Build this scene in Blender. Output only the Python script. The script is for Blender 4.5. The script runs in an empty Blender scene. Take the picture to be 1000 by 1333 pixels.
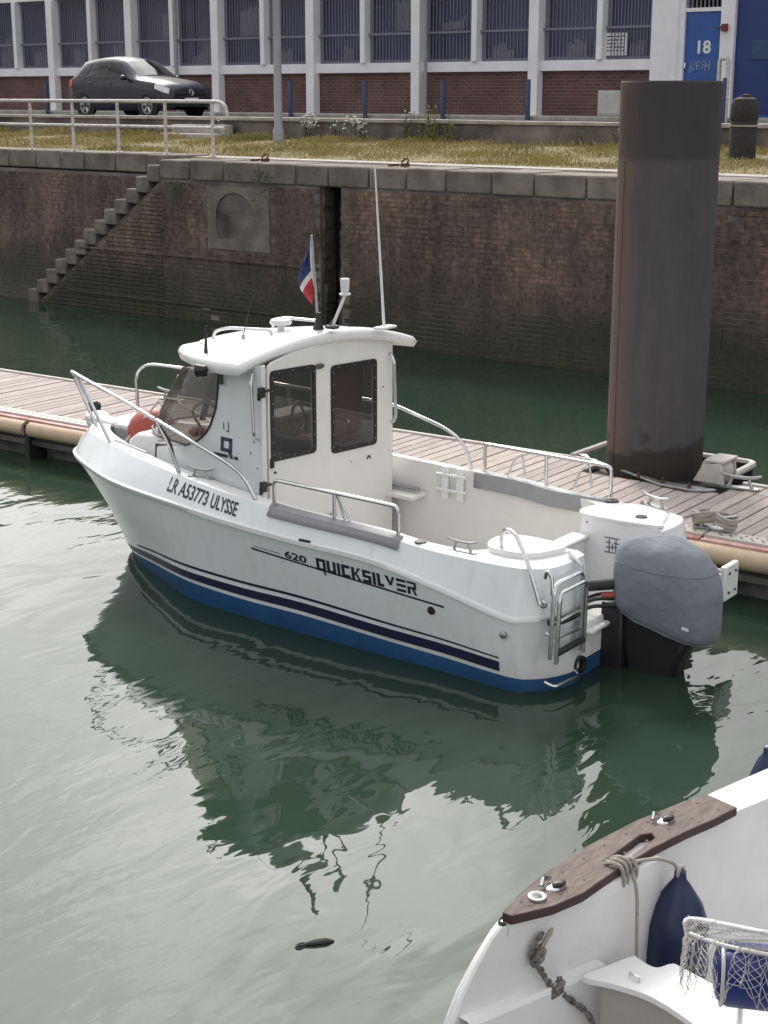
import bpy, bmesh, math, random
import numpy as np
from mathutils import Vector, Matrix, noise as mnoise
from mathutils.geometry import tessellate_polygon
R = math.radians
random.seed(7); rng = np.random.default_rng(7)
S = bpy.context.scene
COL = S.collection

# ------------------------------------------------------------------ camera, world, sun, exposure
cam_d = bpy.data.cameras.new("camera"); cam = bpy.data.objects.new("camera", cam_d); COL.objects.link(cam)
cam.location = (0, 0, 4.3)
PITCH = math.atan((666.5 - 121) / 2000.0)
cam.rotation_euler = (R(90) - PITCH, 0, R(39.0))
cam_d.sensor_fit = 'VERTICAL'; cam_d.sensor_height = 36.0
cam_d.lens = 36.0 * 2000.0 / 1333.0
cam_d.clip_end = 2000.0; cam_d.clip_start = 0.1
S.camera = cam

SUN_EL = 41
SUN_DIR = Vector((-0.76, 0.65, 0)).normalized() * math.cos(R(SUN_EL)) + Vector((0, 0, math.sin(R(SUN_EL))))
world = bpy.data.worlds.new("World"); S.world = world; world.use_nodes = True
wn = world.node_tree.nodes; wl = world.node_tree.links
for n in list(wn): wn.remove(n)
sky = wn.new("ShaderNodeTexSky"); sky.sky_type = 'NISHITA'; sky.sun_disc = False
sky.sun_elevation = R(SUN_EL); sky.sun_rotation = math.atan2(SUN_DIR.x, SUN_DIR.y)
sky.air_density = 1.3; sky.dust_density = 9.0; sky.ozone_density = 1.0
hsv = wn.new("ShaderNodeHueSaturation"); hsv.inputs['Saturation'].default_value = 0.14
tc = wn.new("ShaderNodeTexCoord")
mp = wn.new("ShaderNodeMapping"); mp.inputs['Scale'].default_value = (1.0, 1.0, 2.6)
cn = wn.new("ShaderNodeTexNoise"); cn.inputs['Scale'].default_value = 3.2; cn.inputs['Detail'].default_value = 6; cn.inputs['Roughness'].default_value = 0.55
cr = wn.new("ShaderNodeValToRGB"); cr.color_ramp.elements[0].position = 0.36; cr.color_ramp.elements[1].position = 0.68; cr.color_ramp.elements[1].color = (.6, .6, .6, 1)
cmix = wn.new("ShaderNodeMixRGB"); cmix.inputs[2].default_value = (13.5, 13.5, 13.6, 1)
bg = wn.new("ShaderNodeBackground"); bg.inputs['Strength'].default_value = 0.115
wo = wn.new("ShaderNodeOutputWorld")
wl.new(sky.outputs[0], hsv.inputs['Color']); wl.new(tc.outputs['Generated'], mp.inputs[0]); wl.new(mp.outputs[0], cn.inputs['Vector'])
wl.new(cn.outputs['Fac'], cr.inputs[0]); wl.new(cr.outputs[0], cmix.inputs[0]); wl.new(hsv.outputs[0], cmix.inputs[1])
wl.new(cmix.outputs[0], bg.inputs[0]); wl.new(bg.outputs[0], wo.inputs[0])

sun_d = bpy.data.lights.new("sun", 'SUN'); sun = bpy.data.objects.new("sun", sun_d); COL.objects.link(sun)
sun_d.energy = 1.35; sun_d.angle = R(9); sun_d.color = (1.0, 0.93, 0.83)
sun.rotation_euler = (-SUN_DIR).to_track_quat('-Z', 'Y').to_euler()
S.view_settings.view_transform = 'Standard'; S.view_settings.look = 'None'
S.view_settings.exposure = 0.58; S.view_settings.gamma = 1.0; S.view_settings.use_curve_mapping = False

# ------------------------------------------------------------------ materials
def newmat(name):
    m = bpy.data.materials.new(name); m.use_nodes = True
    nt = m.node_tree; b = nt.nodes["Principled BSDF"]; return m, nt, b
def mat(name, col, rough=0.5, metal=0.0, var=0.0, vscale=6.0, col2=None, bump=0.0, bscale=40.0, spec=None, coat=0.0, rvar=0.0, rand=0.0, stretch=None, detail=6):
    """colour with noise variation, optional fine bump, roughness variation, per-object random shade"""
    m, nt, b = newmat(name)
    N = nt.nodes.new; L = nt.links.new
    b.inputs['Base Color'].default_value = (*col, 1); b.inputs['Roughness'].default_value = rough; b.inputs['Metallic'].default_value = metal
    if spec is not None: b.inputs['Specular IOR Level'].default_value = spec
    if coat: b.inputs['Coat Weight'].default_value = coat; b.inputs['Coat Roughness'].default_value = 0.08
    t = N("ShaderNodeTexCoord"); src = t.outputs['Object']
    if stretch:
        mm = N("ShaderNodeMapping"); mm.inputs['Scale'].default_value = stretch; L(src, mm.inputs[0]); src = mm.outputs[0]
    out = None
    if var or col2:
        n = N("ShaderNodeTexNoise"); n.inputs['Scale'].default_value = vscale; n.inputs['Detail'].default_value = detail; n.inputs['Roughness'].default_value = 0.62
        L(src, n.inputs['Vector'])
        ramp = N("ShaderNodeValToRGB"); ramp.color_ramp.elements[0].position = 0.33; ramp.color_ramp.elements[1].position = 0.68
        c2 = col2 if col2 else tuple(c * (1 - var) for c in col)
        ramp.color_ramp.elements[0].color = (*c2, 1); ramp.color_ramp.elements[1].color = (*col, 1)
        L(n.outputs['Fac'], ramp.inputs[0]); out = ramp.outputs[0]
        if rvar:
            mr = N("ShaderNodeMapRange"); mr.inputs['To Min'].default_value = rough - rvar; mr.inputs['To Max'].default_value = rough + rvar
            L(n.outputs['Fac'], mr.inputs[0]); L(mr.outputs[0], b.inputs['Roughness'])
    if rand:
        oi = N("ShaderNodeObjectInfo"); h = N("ShaderNodeHueSaturation")
        mr = N("ShaderNodeMapRange"); mr.inputs['To Min'].default_value = 1 - rand; mr.inputs['To Max'].default_value = 1 + rand
        L(oi.outputs['Random'], mr.inputs[0]); L(mr.outputs[0], h.inputs['Value'])
        if out: L(out, h.inputs['Color'])
        else: h.inputs['Color'].default_value = (*col, 1)
        out = h.outputs[0]
    if out: L(out, b.inputs['Base Color'])
    if bump:
        n2 = N("ShaderNodeTexNoise"); n2.inputs['Scale'].default_value = bscale; n2.inputs['Detail'].default_value = 4
        L(src, n2.inputs['Vector']); bp = N("ShaderNodeBump"); bp.inputs['Strength'].default_value = 1.0; bp.inputs['Distance'].default_value = bump
        L(n2.outputs['Fac'], bp.inputs['Height']); L(bp.outputs[0], b.inputs['Normal'])
    return m
def glass(name, tint, refl_rough=0.02, solid=0.0, dirt=0.0):
    m = bpy.data.materials.new(name); m.use_nodes = True; nt = m.node_tree; nt.nodes.clear(); N = nt.nodes.new; L = nt.links.new
    tr = N("ShaderNodeBsdfTransparent"); tr.inputs[0].default_value = (*tint, 1)
    gl = N("ShaderNodeBsdfGlossy"); gl.inputs['Roughness'].default_value = refl_rough; gl.inputs[0].default_value = (1, 1, 1, 1)
    fr = N("ShaderNodeFresnel"); ge = N("ShaderNodeNewGeometry"); io = N("ShaderNodeMapRange")   # same index seen from either side of a thin pane
    io.inputs['To Min'].default_value = 1.5; io.inputs['To Max'].default_value = 1 / 1.5; L(ge.outputs['Backfacing'], io.inputs[0]); L(io.outputs[0], fr.inputs[0])
    mx = N("ShaderNodeMixShader"); L(fr.outputs[0], mx.inputs[0]); L(tr.outputs[0], mx.inputs[1]); L(gl.outputs[0], mx.inputs[2])
    o = N("ShaderNodeOutputMaterial")
    if dirt:
        df = N("ShaderNodeBsdfDiffuse"); df.inputs[0].default_value = (.5, .48, .45, 1); m2 = N("ShaderNodeMixShader"); m2.inputs[0].default_value = dirt
        L(mx.outputs[0], m2.inputs[1]); L(df.outputs[0], m2.inputs[2]); L(m2.outputs[0], o.inputs[0])
    else: L(mx.outputs[0], o.inputs[0])
    return m
M = {}
M['gel'] = mat("white_gelcoat", (.80, .80, .80), .28, var=.05, vscale=2.2, coat=.25, rvar=.06)
M['gel_side'] = mat("white_gelcoat_topsides", (.74, .775, .80), .22, var=.06, vscale=1.7, coat=.3, rvar=.05, col2=(.69, .72, .735))
def hull_mat():
    m, nt, b = newmat("white_gelcoat_hull"); N = nt.nodes.new; L = nt.links.new
    t = N("ShaderNodeTexCoord"); sx = N("ShaderNodeSeparateXYZ"); L(t.outputs['Object'], sx.inputs[0])
    mp_ = N("ShaderNodeMapping"); mp_.inputs['Scale'].default_value = (7, 7, .7); L(t.outputs['Object'], mp_.inputs[0])
    n = N("ShaderNodeTexNoise"); n.inputs['Scale'].default_value = 1.6; n.inputs['Detail'].default_value = 7; n.inputs['Roughness'].default_value = .65; L(mp_.outputs[0], n.inputs['Vector'])
    r = N("ShaderNodeMapRange"); r.inputs['From Min'].default_value = .52; r.inputs['From Max'].default_value = .80; r.inputs['To Max'].default_value = .42; L(n.outputs['Fac'], r.inputs[0])
    mx = N("ShaderNodeMixRGB"); L(r.outputs[0], mx.inputs[0]); mx.inputs[1].default_value = (.76, .795, .82, 1); mx.inputs[2].default_value = (.52, .50, .44, 1)
    n2 = N("ShaderNodeTexNoise"); n2.inputs['Scale'].default_value = 3.5; n2.inputs['Detail'].default_value = 6; L(t.outputs['Object'], n2.inputs['Vector'])
    a = N("ShaderNodeMath"); a.operation = 'MULTIPLY_ADD'; a.inputs[1].default_value = .22; L(n2.outputs['Fac'], a.inputs[0]); L(sx.outputs['Z'], a.inputs[2])
    z = N("ShaderNodeMapRange"); z.inputs['From Min'].default_value = .20; z.inputs['From Max'].default_value = .40; z.inputs['To Min'].default_value = .45; z.inputs['To Max'].default_value = 0; L(a.outputs[0], z.inputs[0])
    m2 = N("ShaderNodeMixRGB"); L(z.outputs[0], m2.inputs[0]); L(mx.outputs[0], m2.inputs[1]); m2.inputs[2].default_value = (.47, .44, .34, 1)
    L(m2.outputs[0], b.inputs['Base Color']); b.inputs['Roughness'].default_value = .2; b.inputs['Coat Weight'].default_value = .4; b.inputs['Coat Roughness'].default_value = .04
    return m
M['hull'] = hull_mat()
M['gel_in'] = mat("cream_gelcoat", (.76, .745, .715), .42, var=.07, vscale=3)
M['gel_old'] = mat("aged_white_gelcoat", (.78, .78, .79), .38, col2=(.73, .725, .71), vscale=4.5, bump=.0012, bscale=120)
M['stripe'] = mat("navy_stripe", (.012, .016, .05), .35)
M['antifoul'] = mat("blue_antifouling", (.014, .085, .215), .6, col2=(.010, .055, .15), vscale=5, bump=.001, bscale=60)
M['rub'] = mat("white_rub_rail", (.72, .73, .745), .45)
M['steel'] = mat("stainless_steel", (.66, .67, .68), .24, 1.0, rvar=.06, var=.12, vscale=20)
M['alu'] = mat("galvanised_metal", (.52, .53, .54), .42, .9, var=.3, vscale=14, rvar=.1)
M['black'] = mat("black_plastic", (.018, .018, .02), .42, var=.3, vscale=20)
M['rubber'] = mat("black_rubber", (.02, .02, .022), .65)
M['bolster'] = mat("grey_vinyl", (.30, .305, .32), .55, var=.14, vscale=9, bump=.0012, bscale=90)
M['greydark'] = mat("dark_grey_trim", (.06, .06, .065), .5)
M['decal'] = mat("dark_decal", (.02, .022, .035), .4)
M['decal_navy'] = mat("slate_blue_decal", (.06, .065, .12), .4)
M['cover'] = mat("grey_blue_canvas", (.185, .20, .235), .85, col2=(.155, .17, .20), vscale=4, bump=.05, bscale=3.5)
M['red_buoy'] = mat("faded_red_vinyl", (.40, .075, .05), .5, col2=(.30, .06, .045), vscale=6)
M['glass_ws'] = glass("smoked_windscreen", (.40, .38, .35), dirt=.04)
M['glass_dr'] = glass("tinted_door_glass", (.46, .46, .46), dirt=.06)
M['interior'] = mat("cabin_interior", (.42, .40, .38), .6, var=.2)
M['seat'] = mat("maroon_seat_vinyl", (.13, .045, .045), .5)
M['plank'] = mat("weathered_grey_timber", (.43, .375, .345), .85, col2=(.29, .25, .228), vscale=7, stretch=(6, .7, 6), bump=.003, bscale=26, rand=.13)
M['strip'] = mat("pale_edge_strip", (.55, .51, .47), .7, var=.2, vscale=12)
M['redstrip'] = mat("faded_red_strip", (.36, .13, .115), .7, col2=(.50, .36, .33), vscale=5)
M['tubefend'] = mat("beige_fender_roll", (.55, .42, .29), .6, col2=(.44, .33, .23), vscale=2.4)
M['float'] = mat("stained_concrete_float", (.17, .165, .15), .85, col2=(.03, .03, .025), vscale=2.2, bump=.01, bscale=14)
M['darkwood'] = mat("dark_wet_timber", (.035, .032, .03), .7, var=.4)
M['rope'] = mat("grey_rope", (.42, .38, .33), .9, col2=(.27, .24, .21), vscale=60, bump=.004, bscale=160)
M['rope_dark'] = mat("dark_flecked_rope", (.30, .27, .25), .9, col2=(.03, .03, .03), vscale=45, bump=.003, bscale=150)
M['asphalt'] = mat("asphalt", (.06, .058, .06), .9, var=.25, vscale=1.2, bump=.004, bscale=60)
M['concrete'] = mat("pale_concrete", (.42, .395, .36), .85, col2=(.27, .25, .225), vscale=2.4, bump=.006, bscale=20)
M['stone'] = mat("coping_stone", (.23, .20, .17), .9, col2=(.10, .084, .07), vscale=1.9, bump=.012, bscale=14, rand=.16)
M['stone_pale'] = mat("step_stone", (.22, .19, .165), .9, col2=(.10, .086, .074), vscale=3.4, bump=.012, bscale=14, rand=.15)
M['mortar'] = mat("old_mortar", (.24, .21, .19), .95, col2=(.045, .038, .034), vscale=.8, bump=.01, bscale=30)
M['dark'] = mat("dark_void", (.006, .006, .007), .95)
M['pillar'] = mat("white_painted_concrete", (.82, .82, .85), .7, col2=(.72, .71, .75), vscale=1.6)
M['bluepaint'] = mat("blue_paint", (.03, .10, .36), .42, col2=(.024, .08, .28), vscale=1.8)
M['bluepost'] = mat("blue_post_paint", (.035, .075, .17), .55, var=.3, vscale=12)
M['navydoor'] = mat("navy_roller_door_paint", (.016, .04, .17), .45, var=.2, vscale=1.5)
M['whitepaint'] = mat("white_paint", (.74, .74, .74), .5, var=.12, vscale=14)
M['railpaint'] = mat("grey_white_rail_paint", (.68, .68, .69), .5, col2=(.40, .33, .28), vscale=16)
M['roof'] = mat("grey_roof", (.20, .20, .21), .8)
M['barpaint'] = mat("grey_blue_bars", (.17, .172, .22), .6)
M['winglass'] = glass("workshop_window_glass", (.60, .63, .74), .08)
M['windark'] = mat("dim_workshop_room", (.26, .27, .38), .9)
M['curtain'] = mat("pale_curtain", (.70, .65, .58), .9, var=.55, vscale=9, stretch=(6, 6, .6))
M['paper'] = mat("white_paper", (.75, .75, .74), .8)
M['alarm'] = mat("dark_red_plastic", (.16, .02, .025), .5)
M['ivory'] = mat("ivory_box_paint", (.50, .49, .47), .6, var=.2)
M['iron'] = mat("black_cast_iron", (.018, .017, .02), .85, col2=(.04, .034, .032), vscale=18, bump=.004, bscale=50)
M['rust'] = mat("rusty_iron", (.13, .055, .03), .85, col2=(.05, .028, .02), vscale=20, bump=.004, bscale=60)
M['lamp'] = mat("lamp_post_grey", (.30, .31, .33), .5, .3, var=.15, vscale=4)
M['carpaint'] = mat("dark_blue_grey_car_paint", (.012, .014, .030), .32, .1, coat=.35)
M['carglass'] = glass("car_glass", (.30, .31, .33), .03)
M['tyre'] = mat("tyre_rubber", (.016, .016, .017), .8)
M['alloy'] = mat("alloy_wheel", (.5, .5, .52), .35, .8)
M['lens'] = mat("headlamp_lens", (.62, .64, .66), .12, .2)
M['redlens'] = mat("red_lens", (.35, .01, .012), .2)
M['chrome'] = mat("chrome", (.7, .7, .72), .12, 1.0)
M['plate'] = mat("white_plate", (.7, .7, .7), .5)
M['teak'] = mat("weathered_teak", (.085, .06, .052), .8, col2=(.17, .135, .12), vscale=14, stretch=(3, .6, 3), bump=.003, bscale=40)
M['teak_edge'] = mat("dark_teak_edge", (.06, .036, .032), .7, var=.3)
M['fender_blue'] = mat("navy_fender_vinyl", (.010, .022, .075), .38, var=.25, vscale=7)
M['cushion'] = mat("royal_blue_vinyl", (.010, .028, .165), .42, var=.2, vscale=5)
M['piping'] = mat("pale_piping", (.55, .54, .52), .6)
M['beige'] = mat("beige_locker", (.40, .37, .33), .6, var=.1)
M['netcord'] = mat("white_net_cord", (.5, .48, .45), .8)
M['flag_blue'] = mat("flag_blue", (.035, .05, .17), .85, var=.15)
M['flag_white'] = mat("flag_white", (.66, .64, .63), .85, var=.1)
M['flag_red'] = mat("flag_red", (.42, .035, .045), .85, var=.15)
M['weedgreen'] = mat("weed_green", (.085, .115, .035), .8, var=.35, vscale=3)
M['weedpale'] = mat("pale_weed", (.17, .18, .055), .8, var=.3, vscale=3)
M['petal'] = mat("white_petals", (.62, .62, .58), .8)
M['flotsam'] = mat("wet_black_wood", (.012, .014, .012), .4)
M['soil'] = mat("dry_verge_soil", (.22, .17, .085), .95, col2=(.15, .135, .06), vscale=.9, bump=.03, bscale=9)

def grass_mat():
    m, nt, b = newmat("verge_grass_blades"); N = nt.nodes.new; L = nt.links.new
    g = N("ShaderNodeNewGeometry"); n = N("ShaderNodeTexNoise"); n.inputs['Scale'].default_value = .55; n.inputs['Detail'].default_value = 5
    L(g.outputs['Position'], n.inputs['Vector']); r = N("ShaderNodeValToRGB"); e = r.color_ramp.elements
    e[0].position = .34; e[0].color = (.33, .265, .12, 1); e[1].position = .72; e[1].color = (.15, .155, .05, 1)
    x = e.new(.5); x.color = (.33, .27, .10, 1)
    L(n.outputs['Fac'], r.inputs[0])
    n2 = N("ShaderNodeTexNoise"); n2.inputs['Scale'].default_value = 14; L(g.outputs['Position'], n2.inputs['Vector'])
    h = N("ShaderNodeHueSaturation"); mr = N("ShaderNodeMapRange"); mr.inputs['To Min'].default_value = .5; mr.inputs['To Max'].default_value = 1.5
    L(n2.outputs['Fac'], mr.inputs[0]); L(mr.outputs[0], h.inputs['Value']); L(r.outputs[0], h.inputs['Color']); L(h.outputs[0], b.inputs['Base Color'])
    b.inputs['Roughness'].default_value = .8
    return m
M['grass'] = grass_mat()

def brick_mat():
    """old dock bricks: patchy brown and soot, algae growing on the tidal zone"""
    m, nt, b = newmat("dock_bricks"); N = nt.nodes.new; L = nt.links.new
    g = N("ShaderNodeNewGeometry")
    a = N("ShaderNodeTexNoise"); a.inputs['Scale'].default_value = .55; a.inputs['Detail'].default_value = 7; a.inputs['Roughness'].default_value = .65
    L(g.outputs['Position'], a.inputs['Vector'])
    r = N("ShaderNodeValToRGB"); e = r.color_ramp.elements
    e[0].position = .32; e[0].color = (.050, .038, .034, 1); e[1].position = .72; e[1].color = (.22, .142, .10, 1)
    x = e.new(.52); x.color = (.115, .080, .065, 1)
    L(a.outputs['Fac'], r.inputs[0])
    f = N("ShaderNodeTexNoise"); f.inputs['Scale'].default_value = 9; f.inputs['Detail'].default_value = 3; L(g.outputs['Position'], f.inputs['Vector'])
    h = N("ShaderNodeHueSaturation"); mr = N("ShaderNodeMapRange"); mr.inputs['From Min'].default_value = .3; mr.inputs['From Max'].default_value = .7
    mr.inputs['To Min'].default_value = .55; mr.inputs['To Max'].default_value = 1.5
    L(f.outputs['Fac'], mr.inputs[0]); L(mr.outputs[0], h.inputs['Value']); L(r.outputs[0], h.inputs['Color'])
    # seepage streaks running down the face
    ms = N("ShaderNodeMapping"); ms.inputs['Scale'].default_value = (2.2, 2.2, .22); L(g.outputs['Position'], ms.inputs[0])
    ns = N("ShaderNodeTexNoise"); ns.inputs['Scale'].default_value = 1.0; ns.inputs['Detail'].default_value = 6; ns.inputs['Roughness'].default_value = .7; L(ms.outputs[0], ns.inputs['Vector'])
    rs = N("ShaderNodeMapRange"); rs.inputs['From Min'].default_value = .3; rs.inputs['From Max'].default_value = .7; rs.inputs['To Min'].default_value = .55; rs.inputs['To Max'].default_value = 1.4; L(ns.outputs['Fac'], rs.inputs[0])
    h2 = N("ShaderNodeHueSaturation"); L(rs.outputs[0], h2.inputs['Value']); L(h.outputs[0], h2.inputs['Color']); h = h2
    # algae: grows up from the water line, ragged upper limit
    sx = N("ShaderNodeSeparateXYZ"); L(g.outputs['Position'], sx.inputs[0])
    n2 = N("ShaderNodeTexNoise"); n2.inputs['Scale'].default_value = 1.1; n2.inputs['Detail'].default_value = 6; L(g.outputs['Position'], n2.inputs['Vector'])
    ma = N("ShaderNodeMath"); ma.operation = 'MULTIPLY_ADD'; ma.inputs[1].default_value = 1.6; L(n2.outputs['Fac'], ma.inputs[0]); L(sx.outputs['Z'], ma.inputs[2])
    m2 = N("ShaderNodeMapRange"); m2.inputs['From Min'].default_value = 1.35; m2.inputs['From Max'].default_value = 2.3; m2.inputs['To Min'].default_value = .9; m2.inputs['To Max'].default_value = 0
    L(ma.outputs[0], m2.inputs[0])
    mx = N("ShaderNodeMixRGB"); L(m2.outputs[0], mx.inputs[0]); L(h.outputs[0], mx.inputs[1]); mx.inputs[2].default_value = (.034, .036, .024, 1)
    n4 = N("ShaderNodeTexNoise"); n4.inputs['Scale'].default_value = .9; n4.inputs['Detail'].default_value = 7; n4.inputs['Roughness'].default_value = .7; L(ms.outputs[0], n4.inputs['Vector']); 
    zz1 = N("ShaderNodeMapRange"); zz1.interpolation_type = 'SMOOTHSTEP'; zz1.inputs['From Min'].default_value = 1.35; zz1.inputs['From Max'].default_value = .75; L(ma.outputs[0], zz1.inputs[0])
    n5 = N("ShaderNodeMapRange"); n5.inputs['From Min'].default_value = .5; n5.inputs['From Max'].default_value = .68; n5.inputs['To Max'].default_value = .8; L(n4.outputs['Fac'], n5.inputs[0])
    mm5 = N("ShaderNodeMath"); mm5.operation = 'MULTIPLY'; L(zz1.outputs[0], mm5.inputs[0]); L(n5.outputs[0], mm5.inputs[1])
    m6 = N("ShaderNodeMixRGB"); L(mm5.outputs[0], m6.inputs[0]); L(mx.outputs[0], m6.inputs[1]); m6.inputs[2].default_value = (.06, .062, .018, 1); mx = m6
    L(mx.outputs[0], b.inputs['Base Color']); b.inputs['Roughness'].default_value = .85
    bp = N("ShaderNodeBump"); bp.inputs['Distance'].default_value = .012; L(f.outputs['Fac'], bp.inputs['Height']); L(bp.outputs[0], b.inputs['Normal'])
    return m
M['brick'] = brick_mat()

def facade_brick():
    m, nt, b = newmat("red_facade_brick"); N = nt.nodes.new; L = nt.links.new
    t = N("ShaderNodeTexCoord"); mp_ = N("ShaderNodeMapping"); mp_.inputs['Rotation'].default_value = (R(90), 0, 0); L(t.outputs['Object'], mp_.inputs[0])
    k = N("ShaderNodeTexBrick"); k.inputs['Color1'].default_value = (.135, .062, .056, 1); k.inputs['Color2'].default_value = (.09, .047, .047, 1)
    k.inputs['Mortar'].default_value = (.19, .15, .14, 1); k.inputs['Scale'].default_value = 1.0; k.inputs['Brick Width'].default_value = .24; k.inputs['Row Height'].default_value = .085
    k.inputs['Mortar Size'].default_value = .007; L(mp_.outputs[0], k.inputs['Vector'])
    n = N("ShaderNodeTexNoise"); n.inputs['Scale'].default_value = 1.3; n.inputs['Detail'].default_value = 5; L(t.outputs['Object'], n.inputs['Vector'])
    h = N("ShaderNodeHueSaturation"); mr = N("ShaderNodeMapRange"); mr.inputs['To Min'].default_value = .5; mr.inputs['To Max'].default_value = 1.5
    L(n.outputs['Fac'], mr.inputs[0]); L(mr.outputs[0], h.inputs['Value']); L(k.outputs[0], h.inputs['Color']); L(h.outputs[0], b.inputs['Base Color'])
    bp = N("ShaderNodeBump"); bp.inputs['Distance'].default_value = .006; bp.invert = True; L(k.outputs['Fac'], bp.inputs['Height']); L(bp.outputs[0], b.inputs['Normal'])
    b.inputs['Roughness'].default_value = .85; return m
M['fbrick'] = facade_brick()

def pile_mat():
    m, nt, b = newmat("painted_steel_pile"); N = nt.nodes.new; L = nt.links.new
    t = N("ShaderNodeTexCoord"); sx = N("ShaderNodeSeparateXYZ"); L(t.outputs['Object'], sx.inputs[0])
    n = N("ShaderNodeTexNoise"); n.inputs['Scale'].default_value = 3.0; n.inputs['Detail'].default_value = 8; n.inputs['Roughness'].default_value = .7
    mp_ = N("ShaderNodeMapping"); mp_.inputs['Scale'].default_value = (2, 2, .6); L(t.outputs['Object'], mp_.inputs[0]); L(mp_.outputs[0], n.inputs['Vector'])
    r = N("ShaderNodeValToRGB"); e = r.color_ramp.elements
    e[0].position = .3; e[0].color = (.064, .058, .066, 1); e[1].position = .75; e[1].color = (.094, .086, .094, 1)
    L(n.outputs['Fac'], r.inputs[0])
    # rusted face of the tube (towards -X), ragged edge
    ad = N("ShaderNodeMath"); ad.operation = 'MULTIPLY_ADD'; ad.inputs[1].default_value = .22; L(n.outputs['Fac'], ad.inputs[0])
    dt = N("ShaderNodeVectorMath"); dt.operation = 'DOT_PRODUCT'; dt.inputs[1].default_value = (-.87, -.49, 0); L(t.outputs['Object'], dt.inputs[0]); L(dt.outputs['Value'], ad.inputs[2])
    rm = N("ShaderNodeMapRange"); rm.inputs['From Min'].default_value = .36; rm.inputs['From Max'].default_value = .50; L(ad.outputs[0], rm.inputs[0])
    mx = N("ShaderNodeMixRGB"); L(rm.outputs[0], mx.inputs[0]); L(r.outputs[0], mx.inputs[1]); mx.inputs[2].default_value = (.115, .080, .066, 1)
    mpr = N("ShaderNodeMapping"); mpr.inputs['Scale'].default_value = (5, 5, .22); L(t.outputs['Object'], mpr.inputs[0])
    nr = N("ShaderNodeTexNoise"); nr.inputs['Scale'].default_value = 2.2; nr.inputs['Detail'].default_value = 5; L(mpr.outputs[0], nr.inputs['Vector'])
    rr_ = N("ShaderNodeMapRange"); rr_.inputs['From Min'].default_value = .55; rr_.inputs['From Max'].default_value = .75; rr_.inputs['To Max'].default_value = .3; L(nr.outputs['Fac'], rr_.inputs[0])
    mxr = N("ShaderNodeMixRGB"); L(rr_.outputs[0], mxr.inputs[0]); L(mx.outputs[0], mxr.inputs[1]); mxr.inputs[2].default_value = (.105, .066, .048, 1); mx = mxr
    # darker coat on the top 0.75 m
    za = N("ShaderNodeMath"); za.operation = 'MULTIPLY_ADD'; za.inputs[1].default_value = .12; L(n.outputs['Fac'], za.inputs[0]); L(sx.outputs['Z'], za.inputs[2])
    zr = N("ShaderNodeMapRange"); zr.inputs['From Min'].default_value = 3.70; zr.inputs['From Max'].default_value = 3.76; zr.inputs['To Max'].default_value = .55; L(za.outputs[0], zr.inputs[0])
    m2 = N("ShaderNodeMixRGB"); L(zr.outputs[0], m2.inputs[0]); L(mx.outputs[0], m2.inputs[1]); m2.inputs[2].default_value = (.032, .026, .028, 1)
    # wet weed stain near the pontoon
    n3 = N("ShaderNodeTexNoise"); n3.inputs['Scale'].default_value = 2.6; n3.inputs['Detail'].default_value = 6; L(t.outputs['Object'], n3.inputs['Vector'])
    zb = N("ShaderNodeMath"); zb.operation = 'MULTIPLY_ADD'; zb.inputs[1].default_value = 1.1; L(n3.outputs['Fac'], zb.inputs[0]); L(sx.outputs['Z'], zb.inputs[2])
    zc = N("ShaderNodeMapRange"); zc.inputs['From Min'].default_value = 1.33; zc.inputs['From Max'].default_value = 1.42; zc.inputs['To Min'].default_value = .85; zc.inputs['To Max'].default_value = 0; L(zb.outputs[0], zc.inputs[0])
    m3 = N("ShaderNodeMixRGB"); L(zc.outputs[0], m3.inputs[0]); L(m2.outputs[0], m3.inputs[1]); m3.inputs[2].default_value = (.034, .027, .022, 1)
    L(m3.outputs[0], b.inputs['Base Color']); b.inputs['Roughness'].default_value = .8; b.inputs['Specular IOR Level'].default_value = .3
    bp = N("ShaderNodeBump"); bp.inputs['Distance'].default_value = .012; L(n.outputs['Fac'], bp.inputs['Height']); L(bp.outputs[0], b.inputs['Normal'])
    return m
M['pile'] = pile_mat()

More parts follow.
